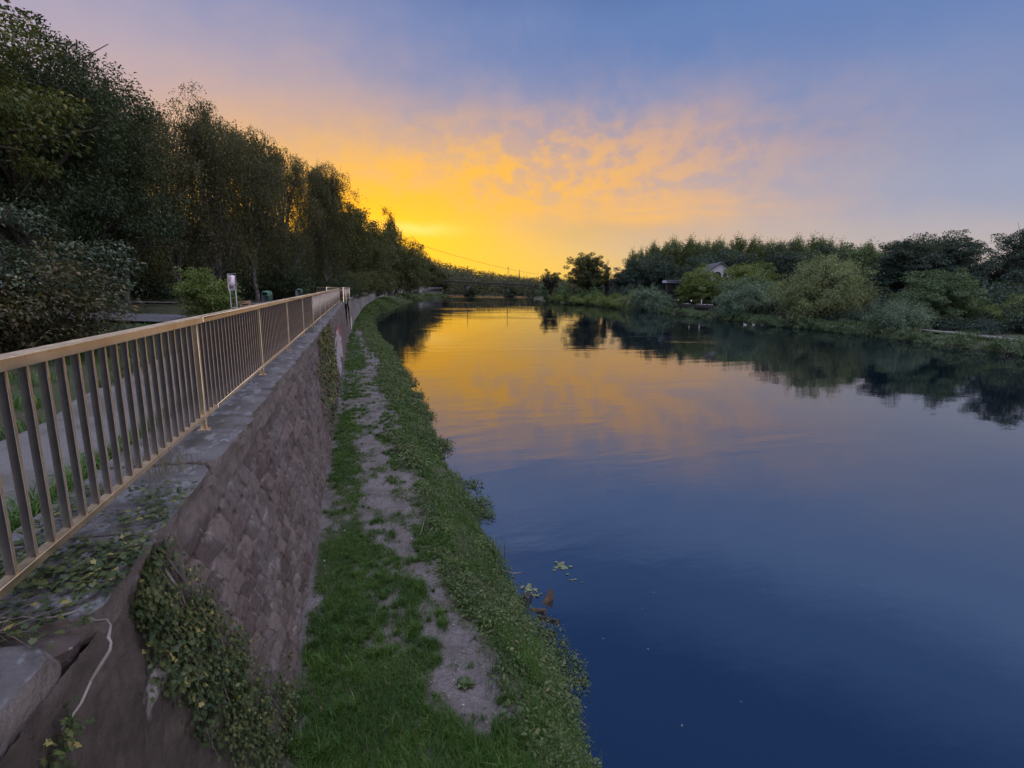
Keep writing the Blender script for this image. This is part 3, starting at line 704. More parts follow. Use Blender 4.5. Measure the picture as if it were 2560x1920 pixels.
def build_tree(name, seed, loc, H, ells, nclump, cr, nleaf, L, style, leafm, barkm, label, cat='tree', group=None, tr=.2, nlimb=16, lean=(0, 0), asp=.5, trunks=1, inner=.45, droop=1.0, floor=.3, trunk_top=.8, flat=.6):
    rng = np.random.default_rng(seed)
    root = empty(name, loc); tag(root, label, cat, group)
    C = clump_centres(rng, ells, nclump, inner, floor=floor); n = len(C); cz = np.mean([e[2] for e in ells])
    cx = np.mean([e[0] for e in ells]); cy = np.mean([e[1] for e in ells])
    axis_c = np.array([cx, cy, cz])
    out = unit(C - axis_c * [1, 1, .85])
    if style == 'broad':
        m_ = int(nleaf); d = sph(rng, n * m_).reshape(n, m_, 3); r = rng.uniform(.1, 1, (n, m_, 1)) ** .45
        rad = cr * rng.uniform(.6, 1.35, (n, 1, 1))
        P = C[:, None] + d * r * rad * np.array([1, 1, flat])
        D = out[:, None] * .5 + d * .6 + rng.normal(size=(n, m_, 3)) * .5 + np.array([0, 0, -.35 * droop])
        N = np.array([0, 0, 1.]) + rng.normal(size=(n, m_, 3)) * .55 + d * .35 if loc[0] < 20 else np.array([0, 0, .6]) + rng.normal(size=(n, m_, 3)) * .35 + d * .55 + out[:, None] * .8
    else:
        ns, k = nleaf                      # strands per clump, leaves per strand
        S0 = C[:, None] + sph(rng, n * ns).reshape(n, ns, 3) * cr * rng.uniform(.2, 1, (n, ns, 1)) * np.array([1, 1, .7])
        t = np.linspace(0, 1, k)[None, None, :, None]
        oh = out * np.array([1, 1, .2])
        if style == 'weep':
            ln = droop * rng.uniform(.4, 1.25, (n, ns, 1, 1)); v = oh[:, None] * .35 + rng.normal(size=(n, ns, 3)) * .18
            P = S0[:, :, None] + v[:, :, None] * ln * t * (1.2 - .5 * t) + np.array([0, 0, -1.]) * ln * (t ** 1.5) + np.array([0, 0, .12]) * ln * np.sin(t * 2.2)
            Dr = np.array([0, 0, -.8]) + v[:, :, None] * .5
        elif style == 'willow':
            ln = droop * rng.uniform(.5, 1.2, (n, ns, 1, 1)); v = out[:, None] * .7 + rng.normal(size=(n, ns, 3)) * .35 + np.array([0, 0, .35])
            P = S0[:, :, None] + v[:, :, None] * ln * t + np.array([0, 0, -1.]) * ln * .75 * t ** 2
            Dr = v[:, :, None] * .8 + np.array([0, 0, -1.]) * t * 1.1
        else:                              # upright (poplar)
            ln = droop * rng.uniform(.5, 1.2, (n, ns, 1, 1)); v = oh[:, None] * .30 + rng.normal(size=(n, ns, 3)) * .16 + np.array([0, 0, 1.])
            P = S0[:, :, None] + v[:, :, None] * ln * t
            Dr = v[:, :, None] * .7 + oh[:, None, None] * .5
        P = P + rng.normal(size=P.shape) * L * .55
        D = np.broadcast_to(Dr, P.shape) + rng.normal(size=P.shape) * .45
        N = rng.normal(size=P.shape) * .6 + np.array([0, 0, .5]) + np.broadcast_to(out[:, None, None], P.shape) * (.7 if loc[0] < 20 else 1.5)
    P = P.reshape(-1, 3); D = D.reshape(-1, 3); N = N.reshape(-1, 3)
    k = P[:, 2] > floor * .5 ; P, D, N = P[k], D[k], N[k]
    Ls = L * rng.uniform(.6, 1.35, len(P))
    V, Q = leaves(P, D, N, Ls, Ls * asp)
    obj('crown', mesh_np(name + '_crown', V, [Q]), leafm, root)
    # trunk and limbs
    mb = MB(); tops = []
    for q in range(trunks):
        a0 = 2 * np.pi * q / max(trunks, 1) + rng.uniform(0, 1); sp = 0 if trunks == 1 else .25
        base = np.array([math.cos(a0) * sp * .6, math.sin(a0) * sp * .6, -.25])
        top = np.array([cx * .8 + lean[0] + math.cos(a0) * sp * H * .22, cy * .8 + lean[1] + math.sin(a0) * sp * H * .22, H * trunk_top])
        b_ = base * .6 + top * .4 + np.array([rng.normal() * .05 * H * .5 - lean[0] * .35, rng.normal() * .03 * H, 0])
        pts = bezier(base, b_, top, 12); pts[1:-1, :2] += rng.normal(size=(10, 2)) * .008 * H
        rad = np.linspace(1, .16, 12) ** .8 * tr; rad[0] *= 1.35
        mb.tube(pts, rad, 8); tops.append((pts, rad))
    order = rng.permutation(n)[:nlimb]
    for j, i in enumerate(order):
        pts, rad = tops[j % len(tops)]
        tz = np.clip((C[i, 2] / H) * .62 + rng.uniform(-.08, .08), .16, .92); s = tz * 11; i0 = min(int(s), 10); f = s - i0
        a = pts[i0] * (1 - f) + pts[i0 + 1] * f; ra = (rad[i0] * (1 - f) + rad[i0 + 1] * f) * .55
        mid = (a + C[i]) / 2 + np.array([0, 0, .12 * np.linalg.norm(C[i] - a)]) + rng.normal(size=3) * .05 * np.linalg.norm(C[i] - a)
        lp = bezier(a, mid, C[i], 7); mb.tube(lp, np.linspace(ra, .012 + .1 * ra, 7), 5, False)
        for e in range(2):
            s0 = lp[3 + e]; tgt = C[i] + sph(rng, 1)[0] * cr * 1.6
            mb.tube(bezier(s0, (s0 + tgt) / 2 + rng.normal(size=3) * .1 * cr, tgt, 5), np.linspace(ra * .5, .008 + .05 * ra, 5), 4, False)
    obj('trunk', mb.mesh(name + '_trunk', True), barkm, root)
    return root

def copy_tree(src, loc, rz, sc, label, group=None):
    r = src.copy(); COL.objects.link(r); r.location = loc; r.rotation_euler = (0, 0, rz)
    r.scale = sc if hasattr(sc, '__len__') else (sc, sc, sc)
    r['label'] = label
    if group: r['group'] = group
    elif 'group' in r.keys(): del r['group']
    for ch in list(src.children):
        c_ = ch.copy(); COL.objects.link(c_); c_.parent = r
    return r

G = GZ + .05
# --- left: the big leaning-in tree at the picture edge
build_tree('broadleaf_tree', 1, (-11.9, 14.8, G), 12.4, [(0, 0, 7.6, 4.2, 4.0, 4.6), (2.6, -.8, 5.4, 3.0, 2.8, 1.9), (-1.8, 0, 11.0, 3.0, 2.8, 3.4)], 420, .85, 300, .115, 'broad', M['lf_beech'], M['bark'],
           'tall broadleaf tree with large olive leaves cut off by the left picture edge', tr=.32, nlimb=40, asp=.52, flat=.45)
build_tree('broadleaf_tree', 2, (-10.6, 21, G), 10, [(0, 0, 5.4, 3.2, 3.0, 3.3), (1.2, .6, 7, 1.9, 2, 2.2), (-2, 0, 8, 2.4, 2.4, 2.2)], 250, .8, 260, .115, 'broad', M['lf_dark'], M['bark'],
           'dark dense tree directly behind the tall broadleaf tree at the left edge', tr=.25, nlimb=24)
build_tree('broadleaf_tree', 3, (-11.4, 28, G), 10.6, [(0, 0, 5.8, 3.2, 3.0, 3.9), (.6, 0, 8.4, 2.2, 2.2, 2.2)], 240, .85, 220, .125, 'broad', M['lf_dark'], M['bark'],
           'dark rounded tree between the left edge tree and the first birch', tr=.25, nlimb=24)
# --- birches
def birch(seed, loc, H, w, label, lean=(0, 0), trunks=1, n=150, low=.30, strands=(13, 13), droop=2.3):
    rg = np.random.default_rng(seed + 500)
    e = [(0, 0, H * .58, w, w, H * .30), (lean[0] * .5, 0, H * .36, w * .95, w * .95, H * .15)]
    w = w * 1.08
    for k in range(5):
        a = k * 1.27 + rg.uniform(0, 1); r = w * rg.uniform(.25, .55); e.append((lean[0] * .6 + math.cos(a) * r, math.sin(a) * r, H * rg.uniform(.74, .84), w * .55, w * .55, H * rg.uniform(.13, .17)))
    return build_tree('birch_tree', seed, loc, H, e, n, .7, (strands[0] + 3, strands[1] + 3), .125, 'weep', M['lf_birch'], M['birch_bark'], label, group='weeping birches along the promenade', tr=.17, nlimb=46, lean=lean, trunks=trunks, inner=.35, droop=droop, floor=H * low * .5, trunk_top=.82, asp=.45)
birch(11, (-12.6, 34, G), 12.2, 2.9, 'leftmost birch of the row, half hidden by dark trees before it', n=170)
birch(12, (-10.9, 37.5, G), 12.6, 2.5, 'birch with a pale leaning trunk showing sky gaps in its crown', lean=(-.9, 0), n=125)
birch(13, (-9.2, 39, G), 13.6, 2.5, 'tallest birch of the row, forked above the bright green bush', lean=(.3, 0), trunks=2, n=150)
birch(14, (-7.5, 43, G), 13.6, 2.5, 'birch standing behind the notice sign, top sloping to the right', lean=(-.2, 0), n=180)
birch(15, (-6.3, 49, G), 13.6, 2.4, 'birch rising behind the bench and litter bin', n=180)
birch(16, (-3.3, 57, G), 14.6, 2.7, 'rightmost birch, a dense weeping column with sky left and right of its top', n=250, low=.12, strands=(15, 14), droop=2.4)
# --- trees after the birches towards the poplar
build_tree('broadleaf_tree', 21, (-2.2, 72, G), 12.6, [(0, 0, 6.4, 3.8, 3.6, 4.8), (1.2, 0, 8.6, 2.6, 2.4, 3)], 210, 1.0, 110, .24, 'broad', M['lf_mid'], M['bark'], 'olive tree leaning over the far wall just right of the weeping birches', tr=.25, nlimb=30)
build_tree('broadleaf_tree', 22, (0.8, 92, G), 13.5, [(0, 0, 6, 4.2, 3.6, 5.2), (.6, 0, 9.6, 3.0, 2.8, 3)], 200, 1.1, 100, .28, 'broad', M['lf_mid'], M['bark'], 'tree at the foot of the tall poplar on its left side', tr=.25, nlimb=30)
build_tree('broadleaf_tree', 23, (3.4, 118, 2.5), 14.0, [(0, 0, 7.5, 4.4, 4, 5.6), (1.0, 0, 4, 4.2, 4, 3.4)], 170, 1.3, 90, .34, 'broad', M['lf_mid'], M['bark'], 'bushy tree hanging over the curved far wall below the poplar', tr=.3, nlimb=24)
build_tree('poplar_tree', 24, (11.0, 182, 3), 26.5, [(0, 0, 14.5, 3.0, 3.0, 11), (-1.2, 0, 11, 2.8, 2.8, 8), (1.6, 0, 10, 2.4, 2.4, 8.5)], 260, .9, (10, 9), .42, 'upright', M['lf_mid'], M['bark'], 'tall slim poplar standing above the left bank trees against the yellow sky', tr=.35, nlimb=30, inner=.3, droop=2.4, floor=1)
build_tree('willow_tree', 25, (10.8, 160, 2.2), 19, [(0, 0, 9.4, 7.0, 5.8, 8.2), (3.6, 0, 6.4, 5.4, 5, 5.4), (-3, 0, 6.5, 5, 5, 5.5)], 330, 1.5, (9, 9), .40, 'willow', M['lf_mid'], M['bark'], 'broad rounded willow bulging over the far wall right of the poplar', tr=.4, nlimb=30, droop=2.2)
build_tree('broadleaf_tree', 26, (19.5, 205, 2), 20.5, [(0, 0, 10.8, 6.6, 5, 8.6), (2.5, 0, 7, 5.4, 5, 6.4)], 190, 1.7, 90, .5, 'broad', M['lf_mid'], M['bark'], 'dark round tree behind the willow where the left tree line drops', tr=.4, nlimb=26)
build_tree('broadleaf_tree', 27, (26.5, 236, 2), 19, [(0, 0, 9.6, 6.6, 5, 8.0), (5.5, 0, 7.6, 5.4, 4, 6.4)], 180, 1.7, 85, .55, 'broad', M['lf_mid'], M['bark'], 'tree above the pale block end of the far wall', tr=.4, nlimb=24)
build_tree('broadleaf_tree', 28, (36, 268, 2), 15, [(0, 0, 7.4, 6.4, 5, 6.4), (7, 3, 6.0, 6, 5, 5)], 160, 1.6, 80, .55, 'broad', M['lf_hill'], M['bark'], 'low tree where the bridge meets the left bank', tr=.4, nlimb=20)
# --- dark backdrop wood behind the birches
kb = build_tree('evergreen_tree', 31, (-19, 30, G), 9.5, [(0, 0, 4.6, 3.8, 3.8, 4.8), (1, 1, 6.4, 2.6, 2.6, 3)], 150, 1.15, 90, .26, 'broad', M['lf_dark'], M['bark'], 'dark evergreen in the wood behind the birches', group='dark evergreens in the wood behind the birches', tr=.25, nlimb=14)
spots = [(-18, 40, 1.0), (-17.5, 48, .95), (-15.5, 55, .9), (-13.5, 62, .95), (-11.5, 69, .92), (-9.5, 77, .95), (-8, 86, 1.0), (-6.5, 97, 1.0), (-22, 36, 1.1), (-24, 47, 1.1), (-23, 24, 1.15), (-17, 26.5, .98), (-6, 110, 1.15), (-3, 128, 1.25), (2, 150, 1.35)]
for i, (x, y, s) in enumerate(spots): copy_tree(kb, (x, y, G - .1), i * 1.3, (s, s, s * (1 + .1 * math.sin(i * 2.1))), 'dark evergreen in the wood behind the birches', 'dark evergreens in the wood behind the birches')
# --- understorey: dark bushes
def bush(name, seed, loc, ells, n, cr, nl, L, mat, label, style='broad', cat='shrub', group=None, **kw):
    H = max(e[2] + e[5] for e in ells)
    return build_tree(name, seed, loc, H, ells, n, cr, nl, L, style, mat, M['bark'], label, cat, group, tr=kw.pop('tr', .06), nlimb=kw.pop('nlimb', 14), trunks=kw.pop('trunks', 3), floor=kw.pop('floor', .05), trunk_top=.7, **kw)
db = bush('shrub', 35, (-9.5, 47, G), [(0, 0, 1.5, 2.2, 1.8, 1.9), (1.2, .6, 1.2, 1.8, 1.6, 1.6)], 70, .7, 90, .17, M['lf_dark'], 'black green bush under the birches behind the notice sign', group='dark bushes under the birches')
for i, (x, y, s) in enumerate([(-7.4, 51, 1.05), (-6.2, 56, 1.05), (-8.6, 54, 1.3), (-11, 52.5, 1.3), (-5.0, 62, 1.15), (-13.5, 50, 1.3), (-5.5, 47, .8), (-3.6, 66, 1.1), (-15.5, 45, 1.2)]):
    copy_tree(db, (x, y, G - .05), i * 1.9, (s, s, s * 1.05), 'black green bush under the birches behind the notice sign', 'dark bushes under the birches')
db['label'] = 'black green bush under the birches behind the notice sign'
# --- the big shrub behind the railing on the left
bush('large_shrub', 41, (-7.4, 12.6, G), [(0, 0, 1.5, 2.5, 2.2, 1.7), (-2.4, -.3, 2.2, 2.4, 2.2, 2.2), (1.2, .2, .85, 1.2, 1.3, 1.0), (-4.4, -1, 2.6, 2.4, 2.4, 2.4)], 420, .5, 230, .085, M['lf_shrub'], 'big spreading grey green shrub behind the near end of the railing', flat=.42, trunks=5, nlimb=60, tr=.05)
bush('brown_shrub', 42, (-5.75, 11.6, G), [(0, 0, .85, 1.25, 1.1, 1.05), (-1.5, -.7, .8, 1.5, 1.2, 1.0)], 120, .45, 150, .085, M['lf_brown'], 'low brownish shrub in front of the big grey green shrub', flat=.5, trunks=4, nlimb=30, tr=.035)
bush('dark_shrub', 43, (-7.6, 8.6, G), [(0, 0, .8, 2.2, 1.8, 1.0), (-2.6, -1.6, 1.0, 2.2, 1.8, 1.2)], 130, .5, 130, .10, M['lf_dark'], 'dark low shrub at the left edge seen through the balusters', flat=.5, trunks=4, nlimb=20, tr=.04)
bush('bright_bush', 44, (-5.5, 21.6, G), [(0, 0, .9, .95, .9, .95), (.55, 0, .55, .75, .7, .6), (-.35, .2, 1.5, .55, .55, .6)], 95, .34, 110, .085, M['lf_lime'], 'small bright green bush beside the notice sign', flat=.5, trunks=4, nlimb=26, tr=.025)
# shrub hanging over the wall behind the landing
bush('overhanging_shrub', 45, (-1.6, 53.5, G), [(0, 0, .9, 1.5, 2.2, 1.1), (.6, 1.5, .5, 1.1, 1.6, .9)], 60, .55, 80, .14, M['lf_dark'], 'grey green shrub spilling over the wall behind the landing railing', style='broad')
vw = bush('overhanging_shrub', 46, (-.4, 66, G), [(0, 0, 1.2, 1.6, 2.2, 1.6), (.5, 0, .2, .8, 1.2, .9)], 60, .6, 80, .18, M['lf_mid'], 'olive bush draped over the far wall beyond the landing', style='broad')
copy_tree(vw, (1.0, 86, G), 1.0, 1.3, 'olive bush hanging over the far wall above the grassy slope')
copy_tree(vw, (4.0, 112, G - .5), 2.2, 1.7, 'bush hanging over the far wall halfway round the bay')

# ================================================================== RIGHT BANK TREES
def rz(x, y): return float(right_z(np.array(x - xr(y)), y))
def T(name, seed, x, y, H, ells, n, cr, nl, L, style, mat, label, **kw):
    if style == 'willow': kw['droop'] = kw.get('droop', 1) * .75
    n = int(n * 1.35); nl = int(nl * 1.35) if not hasattr(nl, '__len__') else (nl[0] + 3, nl[1])
    return build_tree(name, seed, (x, y, rz(x, y) - .1), H, ells, n, cr, nl, L, style, mat, M['bark'], label, **kw)
T('oak_tree', 51, 70.5, 150, 15.5, [(0, 0, 9.6, 6.2, 5.6, 5.6), (-2.8, 0, 7.4, 4.4, 4, 3.4), (3.2, 0, 7.2, 4.2, 4, 3.6), (0, 0, 12.6, 3.6, 3, 2.6)], 165, 1.1, 100, .36, 'broad', M['lf_mid'], 'large spreading tree with sky showing through its crown, alone above the bank', tr=.55, nlimb=60, inner=.45, flat=.5, floor=2.2)
T('slender_tree', 52, 66.5, 172, 12, [(0, 0, 8, 3.2, 3, 3.6), (1.8, 0, 9.4, 1.8, 1.8, 2.2), (-1.6, 0, 9.6, 1.6, 1.6, 2.0)], 46, .9, 75, .36, 'broad', M['lf_hill'], 'small open crowned tree left of the large spreading tree', tr=.28, nlimb=36, inner=.5, floor=2.5)
T('columnar_tree', 53, 78.3, 152, 12, [(0, 0, 6.6, .75, .75, 5.6)], 50, .35, (5, 6), .28, 'upright', M['lf_rdark'], 'thin dark columnar tree right beside the large spreading tree', tr=.16, nlimb=8, inner=.1, droop=1.0)
T('broadleaf_tree', 54, 78.5, 136, 13, [(0, 0, 7.4, 5.0, 4.6, 5.2), (-2.5, 0, 5, 4, 4, 4), (2.5, 0, 8, 3.4, 3.4, 3.6)], 170, 1.15, 85, .34, 'broad', M['lf_rdark'], 'dark round tree with a rusty tint right of the thin columnar tree', tr=.35, nlimb=24)
T('broadleaf_tree', 55, 83.5, 128, 13.6, [(0, 0, 7.6, 4.6, 4.4, 5.4), (3, 0, 6.2, 4, 4, 4.4)], 170, 1.15, 85, .34, 'broad', M['lf_rdark'], 'dark tree above the flat roofed pavilion', tr=.35, nlimb=24)
bush('bank_bush', 56, (66.6, 152, .6), [(0, 0, 2.2, 3.6, 5, 2.6), (3, -6, 2.4, 3.6, 4, 2.8), (6, 0, 2.6, 4, 4, 2.8)], 130, 1.0, 70, .32, M['lf_right'], 'wide dark bush at the foot of the large spreading tree')
bush('bank_bush', 57, (68.5, 178, .6), [(0, 0, 3, 4.4, 5, 3.6), (4, 4, 3.2, 4, 4, 4)], 120, 1.1, 70, .38, M['lf_right'], 'rounded bank bush below the small open crowned tree')
# reed and bramble hedge along the waterline: one clipped looking run of growth
hb = bush('waterside_bush', 58, (67.2, 138, .1), [(0, 0, 1.3, 2.2, 4.5, 1.7), (2, 2, 1.8, 2.4, 4, 1.7)], 90, .7, 80, .26, M['lf_lime'], 'green waterside bush of the low run along the right bank', group='low green bushes along the right waterline')
for i, y in enumerate([130, 122, 115, 146, 154, 162, 170, 179]):
    s = .95 + .12 * math.sin(i * 2.3); copy_tree(hb, (float(xr(y)) + 1.3, y, .05), i * .9, (s, s, s * (.92 + .1 * math.cos(i))), 'green waterside bush of the low run along the right bank', 'low green bushes along the right waterline')
T('willow_tree', 59, 64.8, 106, 5.8, [(0, 0, 2.9, 3.0, 2.8, 2.8)], 90, .8, (8, 8), .24, 'willow', M['lf_teal'], 'small grey green willow at the water left of the pavilion terrace', tr=.15, nlimb=20, droop=1.1)
T('willow_tree', 60, 64.2, 98, 4.6, [(0, 0, 2.2, 3.0, 2.8, 2.2)], 80, .8, (8, 8), .24, 'willow', M['lf_teal'], 'lowest grey green willow mound just before the terrace fence', tr=.15, nlimb=20, droop=1.0)
T('willow_tree', 61, 65.3, 113, 4.9, [(0, 0, 2.3, 2.8, 2.8, 2.3)], 80, .8, (8, 8), .24, 'willow', M['lf_willow'], 'pale willow mound at the right end of the low green bank bushes', tr=.15, nlimb=20, droop=1.0)
T('round_tree', 62, 72.3, 95, 8.8, [(0, 0, 4.9, 5.0, 4.4, 3.7), (-1.0, -.5, 3.7, 4.2, 3.6, 2.8)], 240, .95, 100, .28, 'broad', M['lf_lime'], 'rounded lime green tree half hiding the white house and pavilion', tr=.3, nlimb=20)
T('round_tree', 63, 76.0, 87, 9.0, [(0, 0, 4.9, 4.8, 4.4, 3.9), (4.0, 0, 5.0, 4.4, 4, 3.9)], 240, 1.0, 95, .28, 'broad', M['lf_lime'], 'rounded green tree right of the white house roof', tr=.3, nlimb=20)
T('willow_tree', 64, 64.6, 73, 6.9, [(0, 0, 3.3, 5.0, 4.4, 3.2), (3.6, 0, 2.8, 4, 3.6, 2.8), (-3.4, -.8, 1.9, 3.4, 3, 2.0)], 220, .95, (9, 9), .22, 'willow', M['lf_teal'], 'wide blue green willow thicket hanging over the water below the lime trees', tr=.25, nlimb=36, droop=1.5)
T('willow_tree', 65, 64.8, 57.5, 9.2, [(0, 0, 4.9, 5.0, 4.8, 4.0), (-3.2, 0, 3.6, 3.8, 3.8, 3.0), (3.6, .5, 4.0, 3.8, 3.6, 3.4), (0, 0, 6.8, 3.2, 3.2, 2.2)], 330, 1.0, (10, 9), .20, 'willow', M['lf_willow'], 'biggest round golden green willow on the right bank', tr=.35, nlimb=50, droop=1.7)
T('broadleaf_tree', 66, 92, 94, 13.5, [(0, 0, 7, 5, 5, 5.6), (3.5, 0, 8, 4, 4, 4.4)], 150, 1.15, 80, .34, 'broad', M['lf_rdark'], 'dark tree behind the golden willow on its left', tr=.3, nlimb=20)
T('broadleaf_tree', 67, 99, 82, 12.6, [(0, 0, 6.8, 5.0, 5, 5.4), (-3, 0, 5, 4, 4, 4)], 150, 1.1, 80, .32, 'broad', M['lf_right'], 'light topped tree behind the golden willow on its right', tr=.3, nlimb=20)
T('broadleaf_tree', 68, 97, 70, 13.8, [(0, 0, 7, 4.6, 4.6, 5.8), (-2.6, 0, 8.6, 2.6, 2.6, 4.4), (2.4, 0, 10, 2.6, 2.4, 3)], 170, 1.0, 85, .30, 'broad', M['lf_rdark'], 'tall dark tree with a ragged flat top right of the golden willow', tr=.35, nlimb=40, flat=.4)
T('broadleaf_tree', 69, 103, 66, 13.6, [(0, 0, 6.6, 4.4, 4.4, 5.6), (1.8, 0, 10.6, 2.8, 2.6, 2.2)], 150, 1.0, 85, .30, 'broad', M['lf_rdark'], 'dark tree with tiered branches left of the sky notch', tr=.35, nlimb=40, flat=.35)
T('broadleaf_tree', 70, 100, 55, 14.2, [(0, 0, 7, 5.4, 5.2, 6.4), (4.6, 0, 8, 5, 5, 6), (-3.4, 0, 4.6, 4, 4, 4)], 210, 1.0, 90, .28, 'broad', M['lf_rdark'], 'massive dark tree filling the right picture edge', tr=.4, nlimb=40, flat=.4)
T('hazel_tree', 71, 67.8, 44.5, 6.9, [(0, 0, 3.4, 4.2, 4.0, 3.2), (.6, 0, 5.2, 2.4, 2.4, 1.8), (-2.4, 0, 1.9, 3, 3, 1.8), (3.4, 0, 2.2, 3.4, 3, 2)], 250, .8, 95, .20, 'broad', M['lf_right'], 'dark drooping tree leaning over the shore path by the small silver willow', tr=.25, nlimb=30, flat=.45)
T('willow_tree', 72, 60.6, 43.6, 3.2, [(0, 0, 1.5, 2.9, 2.6, 1.5), (1.5, 0, 1.9, 2, 2, 1.4)], 120, .65, (9, 9), .16, 'willow', M['lf_teal'], 'small silver willow touching the water beside the shore path', tr=.12, nlimb=24, droop=1.2)
bush('garden_hedge', 73, (73.5, 38.5, 1.2), [(0, 0, 1.5, 5, 2.6, 2.0), (5, -1.5, 1.4, 4, 2.6, 1.9)], 170, .7, 100, .17, M['lf_lime'], 'bright green hedge at the right edge behind the shore path', cat='hedge')
bush('dark_hedge', 74, (66.5, 62, 1.0), [(0, 0, 1.4, 2.4, 3.4, 1.8), (3, -6, 1.4, 3, 4, 1.8)], 120, .8, 80, .22, M['lf_rdark'], 'dark undergrowth bush under the golden willow')
# poplar plantation on the skyline
pr = T('poplar_tree', 80, 130, 196, 20, [(0, 0, 11, 2.8, 2.8, 9), (.6, 0, 7, 2.6, 2.6, 6)], 90, 1.0, (8, 8), .5, 'upright', M['lf_poplar'], 'poplar of the even row along the right skyline', group='poplars in the even row on the right skyline', tr=.3, nlimb=14, inner=.3, droop=2.6)
for i in range(40):
    f = i / 39; x = 128 + 64 * f + 2.0 * math.sin(i * 3.1); y = 204 - 36 * f + 4 * math.sin(i * 1.7); s = 1.05 + .10 * math.sin(i * 2.9) + .04 * f
    copy_tree(pr, (x, y, rz(x, y) - .2), i * 2.1, (s * 1.1, s * 1.1, s), 'poplar of the even row along the right skyline', 'poplars in the even row on the right skyline')
copy_tree(pr, (117, 203, 3), .4, (.9, .9, .92), 'thin poplar at the left of the skyline row against orange sky', None)
copy_tree(pr, (122.5, 205, 3), 1.4, (.85, .85, .96), 'open poplar second from the left end of the skyline row', None)
copy_tree(pr, (112.5, 90, 4.5), 1.9, (1.0, 1.0, .58), 'loose topped poplar behind the golden willow to its right', None)
# filler trees behind the first rows
kf = T('broadleaf_tree', 85, 92, 120, 12.5, [(0, 0, 6, 5.4, 5, 6), (3, 1, 7, 4, 4, 4.6)], 130, 1.3, 70, .4, 'broad', M['lf_rdark'], 'dark tree of the belt behind the white house', group='dark trees of the belt behind the white house', tr=.3, nlimb=14)
for i, (x, y, s) in enumerate([(97, 131, 1.1), (104, 120, 1.08), (90, 142, 1.15), (112, 110, 1.0), (121, 100, 1.0), (128, 92, 1.1), (118, 80, 1.05), (126, 66, 1.15), (110, 138, 1.25), (124, 150, 1.3), (140, 125, 1.3), (98, 160, 1.2), (86, 152, .85), (150, 100, 1.4)]):
    copy_tree(kf, (x, y, rz(x, y) - .2), i * 1.7, (s, s, s), 'dark tree of the belt behind the white house', 'dark trees of the belt behind the white house')
ub = bush('undergrowth_bush', 88, (70, 70, 1.5), [(0, 0, 1.3, 3.4, 3.4, 1.9), (2.6, -2, 1.6, 2.8, 2.8, 1.9)], 90, .95, 75, .26, M['lf_rdark'], 'dark bush filling the ground between the right bank trees', group='dark bushes between the right bank trees', nlimb=8)
for i, (x, y, s_) in enumerate([(72, 62, 1.1), (74, 55, 1.2), (76, 48, 1.2), (80, 43, 1.3), (84, 50, 1.6), (90, 60, 1.9), (88, 74, 1.8), (79, 76, 1.4), (73, 80, 1.2), (96, 46, 1.9), (106, 50, 2.2), (92, 40, 1.6), (80, 100, 1.4), (88, 96, 1.7), (100, 100, 2.2), (112, 84, 2.4), (72, 112, 1.2), (76, 122, 1.4), (74, 132, 1.3), (80, 140, 1.5), (86, 150, 1.6), (84, 160, 1.5), (104, 74, 2.0), (114, 62, 2.4), (116, 56, 2.6), (64.5, 37, .62), (67.5, 33, .8), (64.5, 51, .6), (63.8, 55, .55), (70, 34, 1.0), (73, 30, 1.0), (66, 41, .6), (77, 36, 1.3)]):
    copy_tree(ub, (x, y, rz(x, y) - .2), i * 1.3, (s_, s_, s_ * .95), 'dark bush filling the ground between the right bank trees', 'dark bushes between the right bank trees')
# waterside fringe on the right
fr = bush('waterside_bush', 86, (57.5, 60, -.1), [(0, 0, .55, 1.5, 2.6, .9)], 48, .45, 70, .14, M['lf_right'], 'low dark plant mound at the right waterline under the trees', group='low dark mounds at the right waterline', nlimb=6)
for i, y in enumerate([52, 56, 64, 68, 76, 81, 86, 91, 95, 48, 37, 33, 29, 40.5, 45, 50, 54, 60.5, 72, 25, 21]):
    s = .9 + .3 * math.sin(i * 1.9) ** 2; copy_tree(fr, (float(xr(y)) + .6, y, -.05), i, (s, s, s * .9), 'low dark plant mound at the right waterline under the trees', 'low dark mounds at the right waterline')

# --- far wooded hill: a mass nobody could count
rng = np.random.default_rng(90)
N_ = 4200; hx = rng.uniform(-200, 520, N_); hy = rng.uniform(300, 640, N_)
hx[:1100] = rng.uniform(-30, 190, 1100); hy[:1100] = rng.uniform(298, 345, 1100)
hx[1100:1750] = rng.uniform(88, 200, 650); hy[1100:1750] = rng.uniform(225, 335, 650); hx[1100:1750] = np.maximum(hx[1100:1750], xr(hy[1100:1750]) + .5)
hz = hill_z(hx, hy); sz = rng.uniform(2.4, 4.8, N_); hz[1100:1750] = right_z(hx[1100:1750] - xr(hy[1100:1750]), 0)
k = 46; d = sph(rng, N_ * k).reshape(N_, k, 3); r_ = rng.uniform(.2, 1, (N_, k, 1)) ** .4
P = np.stack([hx, hy, hz + sz * .6], -1)[:, None] + d * r_ * sz[:, None, None] * np.array([1, 1, 1.05])
V, Q = leaves(P.reshape(-1, 3), (d + rng.normal(size=d.shape) * .5).reshape(-1, 3), (d * .6 + np.array([0, 0, .8]) + rng.normal(size=d.shape) * .4).reshape(-1, 3), rng.uniform(.7, 1.5, N_ * k), .75, .2)
tag(obj('far_wood', mesh_np('far_wood', V, [Q]), M['lf_hill']), 'wooded ridge on the horizon behind the bridge', 'wood', None, 'stuff')

